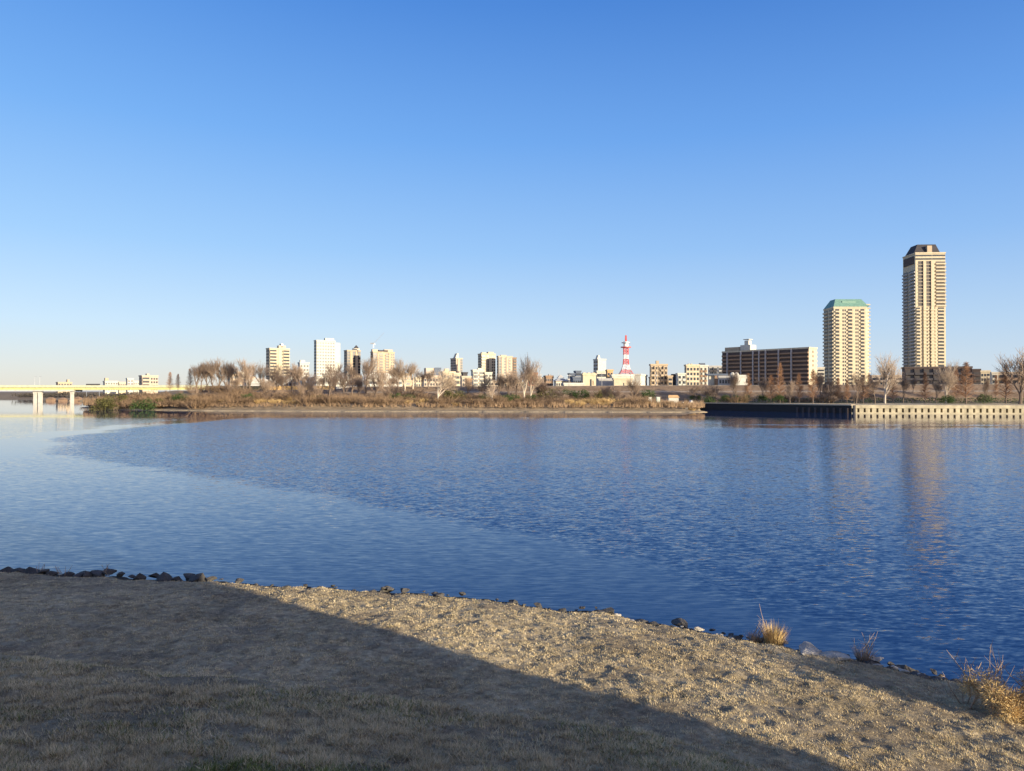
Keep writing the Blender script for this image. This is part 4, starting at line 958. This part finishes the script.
# golden bush on the right
BX,BYY=9.0,13.2; bz=near_pt(BX,BYY)
gb=thing('golden_bush','golden dry bush with bare pinkish stems at the right edge of the near bank','bush',(BX,BYY,bz))
m=MB()
cl=[(Vector((rnd.uniform(-.35,1.3),rnd.uniform(-.6,.3),rnd.uniform(.08,.60))),rnd.uniform(.15,.28)) for _ in range(34)]
for k in range(22000):
    c,rr=cl[rnd.randrange(34)]; v=rv().normalized()*rr*rnd.uniform(.3,1.15); p=c+v
    if p.z<0: continue
    d=(v.normalized()+rv(.8)).normalized()*rnd.uniform(.03,.09); s=rv().normalized()*.007
    m.tri(p-s,p+s,p+d)
m.build('foliage',M['reed'],gb)
m=MB()
for k in range(28):
    a=rnd.uniform(0,6.28); p=Vector((rnd.uniform(-.4,1.2),rnd.uniform(-.3,.5),0)); d=Vector((math.cos(a)*.6-.1,math.sin(a)*.4,.9)).normalized(); L=rnd.uniform(.5,1.2); pts=[p]
    for j in range(5): d=(d+rv(.2)+Vector((0,0,.05))).normalized(); p=p+d*L/5; pts.append(p)
    m.path(pts,[.014,.011,.009,.007,.005,.003],5)
    for j in range(4):
        i=rnd.randrange(1,5); q=pts[i]+(d+rv(.7)).normalized()*L*.3; m.tube(pts[i],q,.006,.002,3)
m.build('stems',M['stem'],gb)
x=BX+1.7; y=BYY-.9
gb2=thing('golden_bush','second golden bush just outside the right edge of the picture','bush',(x,y,near_pt(x,y)))
for ch in gb.children: c=ch.copy(); COL.objects.link(c); c.parent=gb2
gb2.scale=(1.2,1.2,1.5); gb2.rotation_euler=(0,0,1)

rock(RL[0],5.0,10.6,near_pt(5.0,10.6)+.03,.11,'tiny pale stone lying alone on the sunlit grass by the shadow edge','notable shore rocks',.6)
# unseen block added behind and right of the camera to cast the bank's shadow
CX,CY=25.4,-7.8
sl=thing('shadow_block','unseen concrete block added behind the photographer to cast the shadow on the bank','shadow caster',(CX,CY,3.5))
MB().box(-62,0,-14,0,-2,16).build('wall',M['concrete'],sl); MB().box(-62.4,.0,-14.4,.0,16.003,16.6).build('roof',M['grey'],sl)
for k in range(12): MB().box(-58+k*4.8,-56+k*4.8,.003,.08,3,5).build('window',M['glass'],sl)
MB().box(-6,-4.6,.003,.1,.5,2.7).build('door',M['brown'],sl)

for k,(r_,u) in proto.items():
    if not u:
        for ch in list(r_.children): bpy.data.objects.remove(ch)
        bpy.data.objects.remove(r_)

# ------------------------------------------------------------------ light, sky, camera
dv=Vector((SX*math.cos(SUN_EL),SY*math.cos(SUN_EL),math.sin(SUN_EL)))
w=bpy.data.worlds.new('World'); scene.world=w; w.use_nodes=True; nt=w.node_tree; bg=nt.nodes['Background']
sky=nt.nodes.new('ShaderNodeTexSky'); sky.sky_type='NISHITA'; sky.sun_disc=False; sky.sun_elevation=SUN_EL
sky.sun_rotation=math.atan2(SX,SY); sky.air_density=1.0; sky.dust_density=.3; sky.ozone_density=3.0; sky.altitude=0
# the clear winter sky: the Nishita sky blended with a blue gradient by height and by side (paler away from the sun)
EXPO=.88; BGS=.12
def lin(c): return [((v/255+.055)/1.055)**2.4 if v>10 else v/255/12.92 for v in c]
tc=nt.nodes.new('ShaderNodeTexCoord'); sp=nt.nodes.new('ShaderNodeSeparateXYZ'); nt.links.new(tc.outputs['Generated'],sp.inputs[0])
def skyramp(stops):
    r=nt.nodes.new('ShaderNodeValToRGB'); r.color_ramp.interpolation='EASE' if False else 'LINEAR'
    el=r.color_ramp.elements
    while len(el)<len(stops): el.new(.5)
    for e,(p,c) in zip(el,stops): e.position=p; l=lin(c); e.color=(l[0],l[1],l[2],1)
    nt.links.new(sp.outputs['Z'],r.inputs[0]); return r
left=skyramp([(0,(228,223,214)),(.03,(222,226,228)),(.085,(204,227,249)),(.19,(163,206,251)),(.33,(120,178,246)),(.48,(82,146,230)),(1,(38,82,165))])
right=skyramp([(0,(214,222,232)),(.03,(205,222,240)),(.085,(186,214,245)),(.19,(146,191,246)),(.33,(104,162,238)),(.48,(68,127,212)),(1,(34,74,155))])
mr=nt.nodes.new('ShaderNodeMapRange'); mr.inputs['From Min'].default_value=-.55; mr.inputs['From Max'].default_value=.6; nt.links.new(sp.outputs['X'],mr.inputs['Value'])
mx=nt.nodes.new('ShaderNodeMix'); mx.data_type='RGBA'; nt.links.new(mr.outputs[0],mx.inputs['Factor']); nt.links.new(left.outputs[0],mx.inputs['A']); nt.links.new(right.outputs[0],mx.inputs['B'])
sc_=nt.nodes.new('ShaderNodeVectorMath'); sc_.operation='SCALE'; sc_.inputs['Scale'].default_value=1/BGS/2**EXPO; nt.links.new(mx.outputs['Result'],sc_.inputs[0])
# the bright warm dawn sky round the sun, behind the photographer
dt=nt.nodes.new('ShaderNodeVectorMath'); dt.operation='DOT_PRODUCT'; nt.links.new(tc.outputs['Generated'],dt.inputs[0]); dt.inputs[1].default_value=tuple(dv)
gl=nt.nodes.new('ShaderNodeMapRange'); gl.interpolation_type='SMOOTHSTEP'; gl.inputs['From Min'].default_value=.05; gl.inputs['From Max'].default_value=1; nt.links.new(dt.outputs['Value'],gl.inputs['Value'])
gm=nt.nodes.new('ShaderNodeVectorMath'); gm.operation='SCALE'; gm.inputs[0].default_value=tuple(c_/BGS*.36 for c_ in lin((255,222,185))); nt.links.new(gl.outputs[0],gm.inputs['Scale'])
ga=nt.nodes.new('ShaderNodeVectorMath'); ga.operation='ADD'; nt.links.new(sc_.outputs[0],ga.inputs[0]); nt.links.new(gm.outputs[0],ga.inputs[1]); sc_=ga
m2=nt.nodes.new('ShaderNodeMix'); m2.data_type='RGBA'; m2.inputs['Factor'].default_value=.12; nt.links.new(sc_.outputs[0],m2.inputs['A']); nt.links.new(sky.outputs[0],m2.inputs['B'])
nt.links.new(m2.outputs['Result'],bg.inputs[0]); bg.inputs[1].default_value=BGS
sd=bpy.data.lights.new('sun','SUN'); sd.energy=5.0; sd.angle=R(.5); sd.color=(1,.86,.63)
so=bpy.data.objects.new('sun',sd); COL.objects.link(so)
so.rotation_euler=dv.to_track_quat('Z','Y').to_euler()
cd=bpy.data.cameras.new('camera'); cd.sensor_width=36; cd.lens=F/1024*36; cd.clip_end=20000; cd.clip_start=.1
co=bpy.data.objects.new('camera',cd); COL.objects.link(co); co.location=(0,0,CH); co.rotation_euler=(R(90)+math.atan(5.5/F),0,0); scene.camera=co
scene.view_settings.view_transform='Standard'; scene.view_settings.look='None'; scene.view_settings.exposure=EXPO; scene.view_settings.gamma=1
scene.render.engine='CYCLES'
